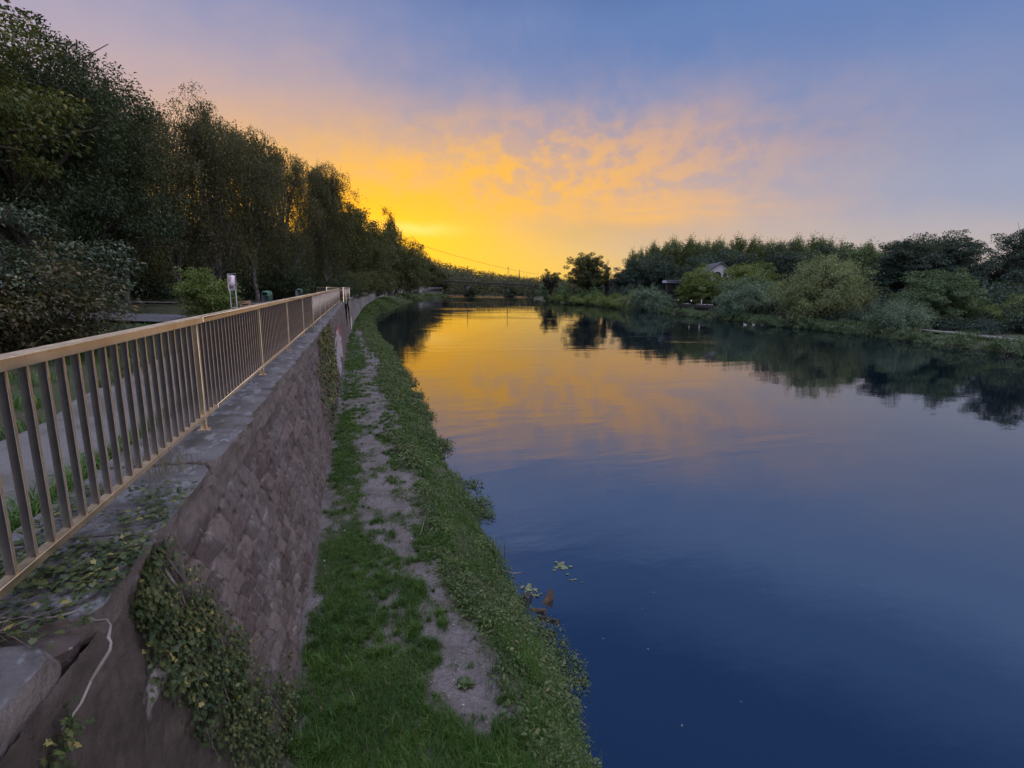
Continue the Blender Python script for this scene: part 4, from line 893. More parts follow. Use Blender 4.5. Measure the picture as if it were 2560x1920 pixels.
# ================================================================== GRASS AND BANK PLANTS
def blades(rng, X, Y, Z, L, W_, lean):
    n_ = len(X); a = rng.uniform(0, 2 * np.pi, n_); d = np.stack([np.cos(a), np.sin(a), 0 * a], -1); sd_ = np.stack([-np.sin(a), np.cos(a), 0 * a], -1)
    P = np.stack([X, Y, Z], -1); L = L[:, None]; W_ = W_[:, None]; ln = lean[:, None]
    up_ = np.array([0, 0, 1.])
    p1 = P + up_ * L * .55 + d * L * .18 * ln; p2 = P + up_ * L * (1 - .35 * ln) + d * L * .75 * ln
    V = np.stack([P - sd_ * W_ * .5, P + sd_ * W_ * .5, p1 + sd_ * W_ * .42, p1 - sd_ * W_ * .42, p2], 1)
    k = np.arange(n_)[:, None] * 5
    return V.reshape(-1, 3), k + np.array([[0, 1, 2, 3]]), k + np.array([[3, 2, 4]])
rng = np.random.default_rng(7)
def sample_path(n_, y0, y1, t0, t1):
    y = y0 + (y1 - y0) * rng.uniform(0, 1, n_); t = rng.uniform(t0, t1, n_); x = xb(y) + (xw(y) - xb(y)) * t
    return x, y, t
VV = []; QQ = []; TT = []; off = 0
for (n_, y0, y1, sL, sW) in ((170000, 2.2, 9, .62, .0055), (110000, 9, 20, .7, .009), (75000, 20, 48, .9, .018), (60000, 48, 130, 1.5, .05)):
    x, y, t = sample_path(n_, y0, y1, .02, .98 if y0 < 40 else 1.0)
    cv_ = grass_cover(x, y); f = fp(y); tall = fbm(x * 1.2, y * .8, 33, 3)
    keep = rng.uniform(0, 1, n_) < cv_ ** 1.3 * np.where(t > f, np.where(fbm(x * 2, y * 1.2, 58, 3) > .52, .6, .15), 1.0); x, y, t, cv_, tall, f = [q[keep] for q in (x, y, t, cv_, tall, f)]
    nearb = np.clip((6.5 - y) / 3, 0, 1)
    L = (.045 + .17 * np.clip(tall - .28, 0, 1) * cv_ + .085 * nearb * cv_) * sL * rng.uniform(.6, 1.4, len(x)) * np.where(t > f, 1.5, 1)
    V, Q, T_ = blades(rng, x, y, bank_z(x, y) - .01, L, sW * rng.uniform(.6, 1.3, len(x)), rng.uniform(.25, 1.15, len(x)))
    VV.append(V); QQ.append(Q + off); TT.append(T_ + off); off += len(V)
for (n_, y0, y1, k_, sL, sW) in ((1500, 2.2, 9, 46, 1.0, .0055), (1500, 9, 22, 30, 1.0, .010), (900, 22, 48, 20, 1.1, .02)):
    x, y, t = sample_path(n_, y0, y1, .02, .72); cv_ = grass_cover(x, y); keep = rng.uniform(0, 1, n_) < .06 + cv_ * np.clip((fbm(x * 1.6, y * 1.1, 66, 3) - .36) * 4, 0, 1); x, y, cv_ = x[keep], y[keep], cv_[keep]
    R_ = rng.uniform(.02, .09, len(x)); Lc = rng.uniform(.06, .15, len(x)) * (1 + .9 * np.clip((7 - y) / 4, 0, 1)) * sL * np.where(cv_ < .3, .5, 1)
    a = rng.uniform(0, 2 * np.pi, (len(x), k_)); r_ = rng.uniform(0, 1, (len(x), k_)) ** .7 * R_[:, None]
    X = (x[:, None] + np.cos(a) * r_).ravel(); Y = (y[:, None] + np.sin(a) * r_).ravel(); L = (Lc[:, None] * rng.uniform(.5, 1.25, r_.shape) * (1 - .3 * r_ / .09)).ravel()
    V, Q, T_ = blades(rng, X, Y, bank_z(X, Y) - .01, L, sW * rng.uniform(.6, 1.3, len(X)), rng.uniform(.3, 1.25, len(X)))
    VV.append(V); QQ.append(Q + off); TT.append(T_ + off); off += len(V)
# long thin stalks on the bank and at the waterline
for (n_, y0, y1, sL, sW) in ((2600, 2.4, 12, .34, .0055), (2600, 12, 40, .38, .012)):
    x, y, t = sample_path(n_, y0, y1, .62, 1.03); kp = fbm(x * 2.2, y * 1.4, 68, 3) > .47; x, y = x[kp], y[kp]
    V, Q, T_ = blades(rng, x, y, np.maximum(bank_z(x, y), -.02), sL * rng.uniform(.4, 1.3, len(x)), sW * rng.uniform(.6, 1.2, len(x)), rng.uniform(.3, 1.2, len(x)))
    VV.append(V); QQ.append(Q + off); TT.append(T_ + off); off += len(V)
tag(obj('grass', mesh_np('grass', np.concatenate(VV), [np.concatenate(QQ), np.concatenate(TT)]), M['lf_grass']), 'green grass growing in clumps on the lower river path', 'grass', None, 'stuff')

# nettles, brambles and herbs on the bank edge
VV = []; QQ = []; off = 0
for (n_, y0, y1, hh, lf) in ((5200, 2.4, 10, .19, .036), (5200, 10, 24, .24, .050), (3600, 24, 60, .28, .085), (2200, 60, 150, .40, .16), (1200, 150, 260, .8, .4)):
    x, y, t = sample_path(n_, y0, y1, .2, 1.09); f = fp(y); q = fbm(x * 1.3, y * .7, 44, 3)
    edge_ = np.clip((t - f + .10) / .12, 0, 1) if y0 < 60 else np.clip((t - .5) / .4, .12, 1)
    keep = rng.uniform(0, 1, n_) < edge_ * np.clip((q - .28) * 3.2, .12, 1) * np.where(t > 1, np.clip((fbm(y * 1.1, y * 0, 47, 3) - .48) * 9, 0, 1), 1); x, y, t, q = x[keep], y[keep], t[keep], q[keep]
    hgt = hh * (.25 + 1.5 * np.clip(q - .25, 0, 1)) * rng.uniform(.5, 1.6, len(x)); k = 34
    a = rng.uniform(0, 2 * np.pi, (len(x), k)); r_ = rng.uniform(0, 1, (len(x), k)) ** .6 * (hgt * .75)[:, None]; zz = rng.uniform(.05, 1, (len(x), k)) * hgt[:, None] * (1 - .35 * (r_ / (hgt * .75 + 1e-6)[:, None]) ** 2)
    P = np.stack([x[:, None] + np.cos(a) * r_, y[:, None] + np.sin(a) * r_, np.maximum(bank_z(x, y), -.03)[:, None] + zz], -1)
    D = np.stack([np.cos(a), np.sin(a), rng.normal(size=a.shape) * .4 - .1], -1); N = np.array([0, 0, 1.]) + rng.normal(size=D.shape) * .45
    Ls = (lf * rng.choice([.5, .7, .9, 1.4], len(x))[:, None] * rng.uniform(.6, 1.3, (len(x), k))).ravel()
    V, Q = leaves(P.reshape(-1, 3), D.reshape(-1, 3), N.reshape(-1, 3), Ls, Ls * .55); VV.append(V); QQ.append(Q + off); off += len(V)
tag(obj('undergrowth', mesh_np('undergrowth', np.concatenate(VV), [np.concatenate(QQ)]), M['lf_weed']), 'leafy nettles and brambles covering the bank down to the water', 'undergrowth', None, 'stuff')

# low weeds along the inner side of the wall and beside the gravel
VV = []; QQ = []; TT = []; off = 0
n_ = 60000; y = rng.uniform(-1, 30, n_); x = np.where(rng.uniform(size=n_) < .5, -1.97 + .09 * rng.normal(size=n_), -3.1 - np.clip((y - 6) / 13, 0, 1) - np.abs(rng.normal(size=n_)) * 1.2)
kp = (fbm(x * 1.5, y * .9, 55, 3) > .42) | (x > -2.1); x, y = x[kp], y[kp]
V, Q, T_ = blades(rng, x, y, 0 * x + GZ + .0, rng.uniform(.06, .24, len(x)), rng.uniform(.006, .016, len(x)), rng.uniform(.3, 1.2, len(x)))
tag(obj('lawn', mesh_np('lawn', V, [Q, T_]), M['lf_grass']), 'rough grass on both sides of the gravel promenade', 'grass', None, 'stuff')

# single plants that stand out
def tuft(name, loc, n_, L, W_, mat, label, seed, spread=.05, ln=(.3, 1.1), cat='grass tuft'):
    rg = np.random.default_rng(seed); x = rg.normal(size=n_) * spread; y = rg.normal(size=n_) * spread
    V, Q, T_ = blades(rg, x, y, 0 * x, L * rg.uniform(.5, 1.1, n_), W_ * rg.uniform(.7, 1.2, n_), rg.uniform(*ln, n_))
    tag(obj(name, mesh_np(name, V, [Q, T_]), mat, None, loc), label, cat)
tuft('reed_tuft', (2.14, 7.75, .02), 16, .62, .016, M['lf_weed'], 'tuft of long arching reed blades leaning over the water edge', 3, .05)
tuft('grass_tuft', (1.72, 5.9, .28), 46, .42, .012, M['lf_weed'], 'fountain shaped grass tuft on the bank above the stones', 5, .05, (.5, 1.2))
tuft('dry_grass_tuft', (-1.36, 3.95, 3.44), 60, .26, .004, M['lf_dry'], 'dry straw coloured grass tuft on the coping under the bottom rail', 8, .07, (.3, 1.2))
tuft('dry_grass_tuft', (-1.33, 15.2, 3.44), 40, .40, .008, M['lf_weed'], 'weed tuft growing from the coping further along the railing', 9, .12, (.2, 1.0))
def dock(loc, label, seed, n_=7, L=.26):
    rg = np.random.default_rng(seed); a = np.arange(n_) * 2.4 + rg.uniform(0, 1, n_)
    V = []; Q = []
    for i in range(n_):
        d = np.array([math.cos(a[i]), math.sin(a[i]), 0]); s_ = np.array([-d[1], d[0], 0]); l = L * rg.uniform(.7, 1.2); w_ = l * .30; t = np.linspace(0, 1, 7)
        mid_ = d * (t * l * .85)[:, None] + np.array([0, 0, 1.]) * (l * (.75 * t - .72 * t ** 2.2))[:, None]
        hw = w_ * np.sin(np.pi * np.clip(t * .96 + .02, 0, 1)) ** .7
        A = mid_ + s_ * hw[:, None] + np.array([0, 0, .02]); B = mid_ - s_ * hw[:, None] + np.array([0, 0, .02]); k = len(V) * 0 + sum(len(v) for v in V)
        V.append(np.concatenate([A, mid_, B])); j = np.arange(6)
        Q += [np.stack([j, j + 1, j + 8, j + 7], -1) + k, np.stack([j + 7, j + 8, j + 15, j + 14], -1) + k]
    tag(obj('dock_plant', mesh_np('dock_plant', np.concatenate(V), [np.concatenate(Q)], True), M['lf_weed'], None, loc), label, 'plant')
dock((1.22, 7.6, .62), 'broad leaved plant where the worn path meets the bank, above the stones', 1, 9, .17)
dock((1.50, 6.15, .45), 'broad leaved plant with one long drooping leaf on the bank', 2, 6, .30)
dock((.90, 4.35, .80), 'small broad leaved rosette in the worn hollow of the path', 3, 9, .11)
dock((1.75, 4.35, .36), 'broad leaved plant on the bank in the lower part of the picture', 4, 9, .16)

# ================================================================== IVY
def ivy_leaf_polys(P, D, N, L):
    """five lobed leaves, fan of triangles from the stalk"""
    D = unit(D); S = unit(np.cross(D, N)); U = np.cross(S, D)
    ol = np.array([(0, 0), (-.16, .42), (.18, .30), (.32, .50), (.62, .24), (1.0, 0), (.62, -.24), (.32, -.50), (.18, -.30), (-.16, -.42)])
    k = len(ol); V = P[:, None] + (D[:, None] * ol[None, :, 0, None] + S[:, None] * ol[None, :, 1, None] + U[:, None] * (-.28 * ol[:, 1] ** 2 - .10 * ol[:, 0] ** 2)[None, :, None]) * L[:, None, None]
    b_ = np.arange(len(P))[:, None] * k
    tri = np.array([(0, i, i + 1) for i in range(1, k - 1)] + [(0, k - 1, 1)])[:-1]
    return V.reshape(-1, 3), (b_[:, :, None] + tri[None]).reshape(-1, 3)
def surf_x(y, z):
    hh, _, _ = wall_pattern(y, z); return face_x(y, z) + .03 + np.clip(hh, 0, 1)
def ivy(name, loc, pts_face, pts_top, L, label, mat, seed, stems):
    rg = np.random.default_rng(seed); root = empty(name, loc); tag(root, label, 'ivy')
    Pf, Df, Nf = [], [], []
    if pts_face is not None:
        y, z = pts_face; n_ = len(y); lift = rg.uniform(.01, .085, n_) ** 1.0
        Pf.append(np.stack([surf_x(y, z) + lift, y, z], -1)); Df.append(np.stack([.30 + .35 * rg.normal(size=n_), .45 * rg.normal(size=n_), -.85 + .35 * rg.normal(size=n_)], -1))
        Nf.append(np.stack([.9 + 0 * y, .25 * rg.normal(size=n_), .55 + .3 * rg.normal(size=n_)], -1))
    if pts_top is not None:
        x, y = pts_top; n_ = len(y)
        Pf.append(np.stack([x, y, 3.455 + rg.uniform(0, .05, n_)], -1)); Df.append(np.stack([.5 + rg.normal(size=n_) * .7, rg.normal(size=n_) * .7, .15 * rg.normal(size=n_)], -1)); Nf.append(np.stack([.25 * rg.normal(size=n_), .25 * rg.normal(size=n_), 1 + 0 * x], -1))
    P = np.concatenate(Pf); D = np.concatenate(Df); N = np.concatenate(Nf)
    V, T_ = ivy_leaf_polys(P, D, N, L * rg.uniform(.55, 1.3, len(P)))
    o = obj('leaves', mesh_np(name + '_leaves', V, [T_]), mat); child(o, root)
    mb = MB()
    for st in stems: mb.tube(np.array(st), np.linspace(.006, .003, len(st)), 5)
    child(mb.build('stem', M['pale_bark'], None, True), root)
    return root
rng = np.random.default_rng(12)
n_ = 14500; z = rng.uniform(.85, 3.40, n_)
yl = np.interp(z, [.8, 1.2, 2.0, 2.5, 2.8, 3.3, 3.45], [3.9, 3.45, 2.95, 2.68, 2.58, 2.52, 2.80]); yr = np.interp(z, [.8, 1.6, 2.6, 3.28, 3.45], [4.7, 4.05, 3.42, 3.08, 3.04])
s_ = rng.uniform(-.08, 1.12, n_); y = yl + (yr - yl) * s_ + .10 * (fbm(z * 4, s_ * 3, 14, 3) - .5)
dens = np.clip(1.35 - np.abs(s_ - .5) * 2.1, .06, 1) * np.where(fbm(y * 4.2, z * 3.2, 15, 3) > .42, 1, .22)
k = rng.uniform(size=n_) < dens; yf, zf = y[k], z[k]
# runners to the left and to the right of the curtain
run = []
for (y0, z0, y1, z1, m_) in ((2.62, 2.75, 2.38, 2.92, 16), (3.05, 1.75, 2.72, 1.95, 26), (2.85, 2.3, 2.70, 2.36, 14), (3.6, 2.3, 3.95, 2.0, 26), (4.2, 1.4, 4.8, 1.2, 50), (1.62, 3.06, 1.95, 3.26, 150), (1.55, 2.85, 1.78, 3.1, 90)):
    t = rng.uniform(size=m_); run.append((y0 + (y1 - y0) * t + rng.normal(size=m_) * .035, z0 + (z1 - z0) * t + rng.normal(size=m_) * .035))
yf = np.concatenate([yf] + [q[0] for q in run]); zf = np.concatenate([zf] + [q[1] for q in run])
n_ = 5200; xt = rng.uniform(-1.80, -1.08, n_); yt = rng.uniform(2.02, 3.75, n_)
dd_ = np.exp(-((yt - 2.62 + .25 * (xt + 1.2)) / .20) ** 2) * 1.1 + np.exp(-((yt - 3.25) / .28) ** 2 - ((xt + 1.22) / .14) ** 2) * .75 + np.exp(-((yt - 2.2) / .10) ** 2) * .55 + .05 + np.exp(-((xt + 1.7) / .09) ** 2) * .35
k = rng.uniform(size=n_) < dd_ * np.where(fbm(xt * 7, yt * 7, 16, 3) > .40, 1, .3); 
stems = [[(surf_x(np.array(a), np.array(b_)) + .03, a, b_) for a, b_ in zip(np.linspace(y0, y1, 9) + .04 * np.sin(np.linspace(0, 9, 9) + q), np.linspace(3.35, z1, 9))] for q, (y0, y1, z1) in enumerate(((2.9, 3.3, 1.6), (2.85, 3.9, 1.0), (2.95, 4.2, .95), (2.8, 2.9, 2.0), (3.0, 3.6, 1.9), (2.9, 3.5, 1.1)))]
stems = [[tuple(float(c_) for c_ in p_) for p_ in st] for st in stems]
ivy('ivy', (-1.1, 2.9, 3.4), (yf, zf), (xt[k], yt[k]), .029, 'thick ivy spilling over the coping and down the near wall face', M['lf_ivy'], 17, stems)
n_ = 60; y = 2.9 + rng.uniform(0, 1, n_) * .25; z = 1.55 - rng.uniform(0, 1, n_) * .45
tag(obj('withered_leaves', mesh_np('withered_leaves', *(lambda V, T_: (V, [T_]))(*ivy_leaf_polys(np.stack([surf_x(y, z) + .04, y, z], -1), np.stack([.4 + 0 * y, rng.normal(size=n_) * .5, -1 + 0 * y], -1), np.stack([1 + 0 * y, rng.normal(size=n_) * .4, .5 + 0 * y], -1), .05 * rng.uniform(.6, 1.2, n_)))), M['lf_rust']), 'spray of withered rust coloured leaves beside the foot of the ivy', 'leaves')
n_ = 5200; y = rng.uniform(12.2, 21.5, n_); z = rng.uniform(.9, 3.4, n_)
dd_ = np.clip(1.2 - np.abs(y - 16.5 - (3.3 - z) * .5) / 4.6, 0, 1) * (fbm(y * .8, z * 1.6, 19, 4) > .40) * np.clip((z - .5) / .8, .3, 1)
k = rng.uniform(size=n_) < dd_
st2 = [[(float(surf_x(np.array(a), np.array(b_)) + .03), float(a), float(b_)) for a, b_ in zip(np.linspace(y0, y0 + .8, 7), np.linspace(3.35, 1.2, 7))] for y0 in (14, 15.5, 16.4, 17.3, 18.6)]
ivy('ivy', (-1.1, 16.5, 3.4), (y[k], z[k]), None, .085, 'sparser ivy on the wall between the near ivy and the red and white graffiti', M['lf_ivy'], 18, st2)
# dry root over the broken slab and a nest of twigs in the gap
tw = MB(); tw.tube(bezier(np.array((-1.40, 2.22, 3.48)), np.array((-.90, 2.33, 3.47)), np.array((-1.02, 2.02, 3.31)), 14) + .008 * np.sin(np.arange(14) * 1.9)[:, None], np.linspace(.003, .007, 14) * (1 + .3 * np.sin(np.arange(14) * 2.3)), 7)
tw.tube([(-1.02, 2.02, 3.31), (-1.03, 1.96, 3.27), (-1.055, 1.88, 3.24)], [.006, .005, .004], 6); tw.tube([(-1.34, 2.225, 3.49), (-1.43, 2.27, 3.49), (-1.5, 2.25, 3.48)], .0025, 5)
tag(tw.build('dry_root', M['pale_bark'], None, True), 'pale dry root curling over the gap between the two near coping slabs', 'root')
tg = MB(); rg = np.random.default_rng(5)
for i in range(40):
    c0 = np.array((-1.42 + rg.normal() * .09, 2.17 + rg.normal() * .04, 3.46 + rg.uniform(-.05, .03))); d = np.array([rg.normal(), rg.normal() * .8, rg.normal() * .15]) * .07
    tg.tube([c0 - d, c0 + np.array([0, 0, .012]), c0 + d + rg.normal(size=3) * .02], .0018, 4)
tag(tg.build('twig_bundle', M['pale_bark']), 'tangle of thin dry twigs lying in the gap of the coping', 'twigs')

# ================================================================== STONES, WATER LITTER, BIRDS
M['wet_stone'] = simple('wet_stone', (.030, .032, .036), (.016, .017, .020), 9, .35, bs=.5, bsc=30)
M['rust_stone'] = simple('rusty_stone', (.17, .105, .06), (.045, .042, .042), 9, .75, bs=.7, bsc=26, bd=.03)
def rock(loc, size, seed, rot, mat, label, pts=None, group=None):
    rg = np.random.default_rng(seed); bm = __import__('bmesh').new()
    P = pts if pts is not None else sph(rg, 16) * rg.uniform(.75, 1.05, (16, 1))
    for p_ in P: bm.verts.new(tuple(p_))
    bmesh = __import__('bmesh'); r_ = bmesh.ops.convex_hull(bm, input=bm.verts); bmesh.ops.delete(bm, geom=[g for g in r_['geom_interior'] if isinstance(g, bmesh.types.BMVert)], context='VERTS')
    bmesh.ops.subdivide_edges(bm, edges=bm.edges[:], cuts=2, use_grid_fill=True)
    for v in bm.verts: v.co += Vector(rg.normal(size=3) * .030)
    me = bpy.data.meshes.new('stone'); bm.to_mesh(me); bm.free()
    o = obj('stone', me, mat, None, loc); o.scale = size; o.rotation_euler = rot; tag(o, label, 'stone', group); return o
wedge = np.array([(-1, -.5, -.9), (1, -.6, -.9), (.9, .6, -.9), (-1, .5, -.9), (.75, -.35, 1.0), (.9, .25, .9), (-.9, .1, -.1), (-.8, -.3, -.2)])
rock((2.64, 6.56, .01), (.125, .11, .155), 1, (0, 0, .5), M['rust_stone'], 'pointed rust edged stone standing out of the water farthest from the bank', wedge)
rock((2.34, 6.66, .02), (.17, .11, .10), 2, (0, .2, .3), M['wet_stone'], 'black wet stone lying against the bank plants')
rock((2.42, 6.36, .01), (.14, .08, .06), 3, (.2, .1, -.5), M['rust_stone'], 'flat rust brown stone between the black stone and the slanting slab', wedge)
rock((2.50, 6.12, .01), (.17, .08, .09), 4, (.1, .35, -.6), M['wet_stone'], 'slanting grey slab half sunk nearest the viewer of the four stones', wedge)
rock((2.05, 20.9, .12), (.26, .5, .24), 6, (0, 0, .3), M['wet_stone'], 'dark boulder under the overhanging bank farther along the shore')
tag(MB().tube([(2.22, 5.75, .10), (2.34, 5.66, .05), (2.40, 5.55, .0)], .006, 5).build('stick', M['bark']), 'thin bent stick poking into the water below the stones', 'stick')
tag(MB().tube([(2.1, 7.3, .18), (2.28, 7.22, .13), (2.44, 7.25, .10)], .010, 5).build('stick', M['pale_bark']), 'pale stick leaning from the reed tuft over the water', 'stick')
tag(MB().tube([(.80, 7.55, .84), (.88, 7.8, .86), (.98, 8.25, .85)], .009, 5).build('stick', M['pale_bark']), 'pale stick lying on the bare earth of the lower path', 'stick')
M['float'] = leaf_mat('floating_leaf', (.10, .15, .08), (.20, .24, .13), (.3, .2, .14), .1, .4, 3, .1)
def raft(loc, n_, sp, label, seed, L=.09):
    rg = np.random.default_rng(seed); P = np.c_[rg.normal(size=(n_, 2)) * sp, rg.uniform(.004, .02, n_)]
    V, T_ = ivy_leaf_polys(P, np.c_[rg.normal(size=(n_, 2)), 0 * P[:, :1]], np.c_[rg.normal(size=(n_, 2)) * .12, 1 + 0 * P[:, :1]], L * rg.uniform(.4, 1.2, n_))
    tag(obj('floating_weed', mesh_np('floating_weed', V, [T_]), M['float'], None, loc), label, 'water plant')
raft((3.24, 7.42, 0), 26, .06, 'largest clump of pale weed floating on the open water', 1); raft((2.43, 6.95, 0), 14, .05, 'round pale weed pad floating above the black stone', 2)
raft((3.30, 6.98, 0), 5, .05, 'few reddish floating leaves below the largest weed clump', 3, .05); raft((2.55, 6.72, 0), 8, .04, 'small weed wisp beside the pointed stone', 4, .05)
# drifting specks, each one a small curled leaf
lm = ivy_leaf_polys(np.zeros((1, 3)), np.array([[1., 0, 0]]), np.array([[0, 0, 1.]]), np.array([.045])); lme = mesh_np('drifting_leaf', lm[0] + np.array([0, 0, .012]), [lm[1]])
lme.materials.append(simple('drift_leaf', (.15, .145, .135), (.1, .09, .08), 8, .7))
rg = np.random.default_rng(77)
for i, (x, y) in enumerate([(3.1, 5.55), (2.53, 7.41), (3.19, 6.99), (4.0, 6.0), (4.4, 6.3), (3.6, 5.2), (4.9, 7.3), (5.4, 8.2), (2.6, 11.6), (4.2, 11.2), (6.2, 5.9), (4.2, 4.1), (3.3, 4.0), (2.52, 10.2), (5.8, 13.5), (9.5, 10.5), (2.75, 13.2), (3.4, 15.1)]):
    o = obj('drifting_leaf', lme, None, None, (x, y, 0)); o.rotation_euler = (0, 0, rg.uniform(0, 6)); s = rg.uniform(.6, 1.2); o.scale = (s * .8, s * .5, s * .25)
    tag(o, 'tiny pale leaf drifting on the dark water', 'leaf', 'tiny pale leaves drifting on the dark water')
def lathe(mb, prof, c_=(0, 0, 0), seg=14):
    k = len(prof); th = np.arange(seg) * 2 * np.pi / seg
    V = np.array([[(r_ * math.cos(t) + c_[0], r_ * math.sin(t) + c_[1], z + c_[2]) for t in th] for r_, z in prof]).reshape(-1, 3)
    i = np.arange(k - 1)[:, None] * seg; j = np.arange(seg)[None]; kk = (j + 1) % seg
    mb.add(V, np.stack([i + j, i + kk, i + seg + kk, i + seg + j], -1).reshape(-1, 4)); return mb
# three white water birds
M['feather'] = simple('white_feather', (.55, .55, .57), (.45, .45, .48), 6, .6); M['beak'] = simple('orange_beak', (.5, .22, .05), rough=.5)
def bird():
    mb = MB()
    # one skin: body rings along x, then neck and head rings
    ring = [(-.46, .16, .01, .02), (-.36, .15, .09, .07), (-.2, .14, .16, .12), (0, .13, .19, .15), (.18, .14, .16, .13), (.28, .18, .09, .10), (.31, .28, .05, .06), (.31, .40, .042, .05), (.33, .48, .05, .055), (.39, .50, .048, .045), (.45, .49, .02, .02)]
    seg = 12; th = np.arange(seg) * 2 * np.pi / seg
    C_ = np.array([(r_[0], 0, r_[1]) for r_ in ring]); Tn = unit(np.gradient(C_, axis=0)); Bn = np.stack([-Tn[:, 2], 0 * Tn[:, 0], Tn[:, 0]], -1)
    V = np.stack([C_[i] + np.array([0, 1, 0])[None] * ring[i][2] * np.cos(th)[:, None] + Bn[i][None] * ring[i][3] * np.sin(th)[:, None] for i in range(len(ring))]).reshape(-1, 3)
    i = np.arange(len(ring) - 1)[:, None] * seg; j = np.arange(seg)[None]; kk = (j + 1) % seg
    mb.add(V, np.stack([i + j, i + seg + j, i + seg + kk, i + kk], -1).reshape(-1, 4))
    bk_ = MB().tube([(.44, 0, .49), (.54, 0, .47)], [.022, .008], 6)
    return mb.mesh('water_bird', True), bk_.mesh('beak', True)
b1, b2 = bird()
for i, (x, y, r_, lb) in enumerate([(55.1, 61.8, 2.6, 'white bird on the water before the willow, left of three'), (56.2, 61.3, 2.9, 'white bird on the water before the willow, middle of three'), (57.3, 60.8, 2.4, 'white bird on the water before the willow, right of three')]):
    o = obj('water_bird', b1, M['feather'], None, (x, y, -.02)); o.rotation_euler = (0, 0, r_); o.scale = (.6, .6, .6); tag(o, lb, 'bird', 'white birds on the far water')
    obj('beak', b2, M['beak'], o)

# ================================================================== SIGN, BIN, BENCH
M['galv'] = simple('galvanised_metal', (.42, .44, .46), (.33, .34, .36), 6, .45, .7)
sg = empty('notice_sign', (-4.46, 21, GZ), R(28)); tag(sg, 'narrow white notice board on two grey metal posts behind the railing', 'sign')
MB().box(-.145, .145, -.012, .012, 1.19, 1.80, .006).build('frame', simple('sign_frame', (.60, .58, .62), (.5, .48, .52), 5, .5), sg)
m, n, b = new_mat('faded_poster'); p = pos(n)
q1 = n.sst(n.noise(scl(p, 7, 7, 4.5), 1.0, 4, .5, .6), .50, .56)
pc = n.mix(q1, (.66, .62, .68, 1), (.40, .20, .24, 1)); pc = n.mix(n.sst(n.noise(scl(p, 12, 12, 9), 1.0, 3), .56, .60), pc, (.16, .14, .22, 1)); n.put(b.inputs['Base Color'], pc); b.inputs['Roughness'].default_value = .5
MB().box(-.105, .105, -.017, -.0125, 1.25, 1.74).build('poster', m, sg)
pmesh = lathe(MB(), [(.019, -.1), (.019, 1.20), (.0, 1.205)]).mesh('post', True)
for x in (-.10, .10): obj('post', pmesh, M['galv'], sg).location = (x, .0, 0)
MB().box(-.13, .13, -.03, -.022, .55, .58).build('crossbar', M['galv'], sg)
lb = empty('litter_bin', (-3.64, 23, GZ), R(-18)); tag(lb, 'green litter bin with a pale front hung on a post behind the railing', 'litter bin')
prof = [(-.17, .63), (.17, .63), (.17, 1.02), (.155, 1.10), (.11, 1.155), (.05, 1.175), (-.05, 1.175), (-.11, 1.155), (-.155, 1.10), (-.17, 1.02)]
def extr(prof, y0, y1):
    mb = MB(); k = len(prof); V = [(x, y0, z) for x, z in prof] + [(x, y1, z) for x, z in prof]
    mb.add(V, [(i, (i + 1) % k, (i + 1) % k + k, i + k) for i in range(k)]); mb.P.setdefault(k, []).append(np.array([list(range(k))[::-1]])); mb.P[k].append(np.array([[i + k for i in range(k)]])); return mb
extr(prof, -.13, .16).build('body', simple('green_plastic', (.035, .12, .085), (.022, .085, .06), 4, .45), lb)
MB().box(-.10, .10, -.150, -.133, 1.0, 1.10, .008).build('opening', simple('bin_opening', (.008, .008, .010)), lb)
MB().box(-.15, .15, -.138, -.131, .66, .97, .002).build('front_panel', simple('pale_sticker', (.36, .40, .42), (.24, .30, .30), 9, .5), lb)
MB().box(-.17, .17, -.146, -.125, .615, .645, .006).build('rim', simple('grey_rim', (.4, .42, .42), rough=.5), lb)
obj('post', lathe(MB(), [(.026, -.1), (.026, 1.05), (0, 1.055)]).mesh('post', True), M['galv'], lb).location = (-.19, .05, 0)
MB().box(-.20, -.16, .02, .08, .95, .99, .004).build('bracket', M['galv'], lb)
lb2 = empty('litter_bin', (-3.52, 34, GZ), 0); tag(lb2, 'second green litter bin far along the promenade, mostly hidden by the railing', 'litter bin')
for ch in list(lb.children):
    c_ = ch.copy(); COL.objects.link(c_); c_.parent = lb2
bench = empty('park_bench', (-3.3, 17.0, GZ), 0); tag(bench, 'wooden slatted park bench behind the railing beside the notice sign', 'bench')
M['slat'] = simple('bench_wood', (.46, .31, .20), (.34, .22, .14), 7, .6, bs=.3, bsc=60)
for k in range(3):
    o = MB().box(-.016, .016, 0, 1.65, -.045, .045, .006).build('backrest_slat', M['slat'], bench); o.location = (-.10 - .035 * k, 0,   .62 + .125 * k); o.rotation_euler = (0, -.27, 0)
for k in range(4):
    o = MB().box(-.048, .048, 0, 1.65, -.016, .016, .006).build('seat_slat', M['slat'], bench); o.location = (-.02 + .115 * k, 0, .43 + .006 * k)
for yy_ in (.22, 1.42):
    MB().box(-.06, .36, yy_ - .025, yy_ + .025, .36, .405, .004).tube([(-.06, yy_, .38), (-.19, yy_, .88)], .022, 6).build('side_frame', M['galv'], bench)
    for x in (.0, .30): MB().box(x - .025, x + .025, yy_ - .025, yy_ + .025, -.1, .37, .004).build('leg', M['galv'], bench)

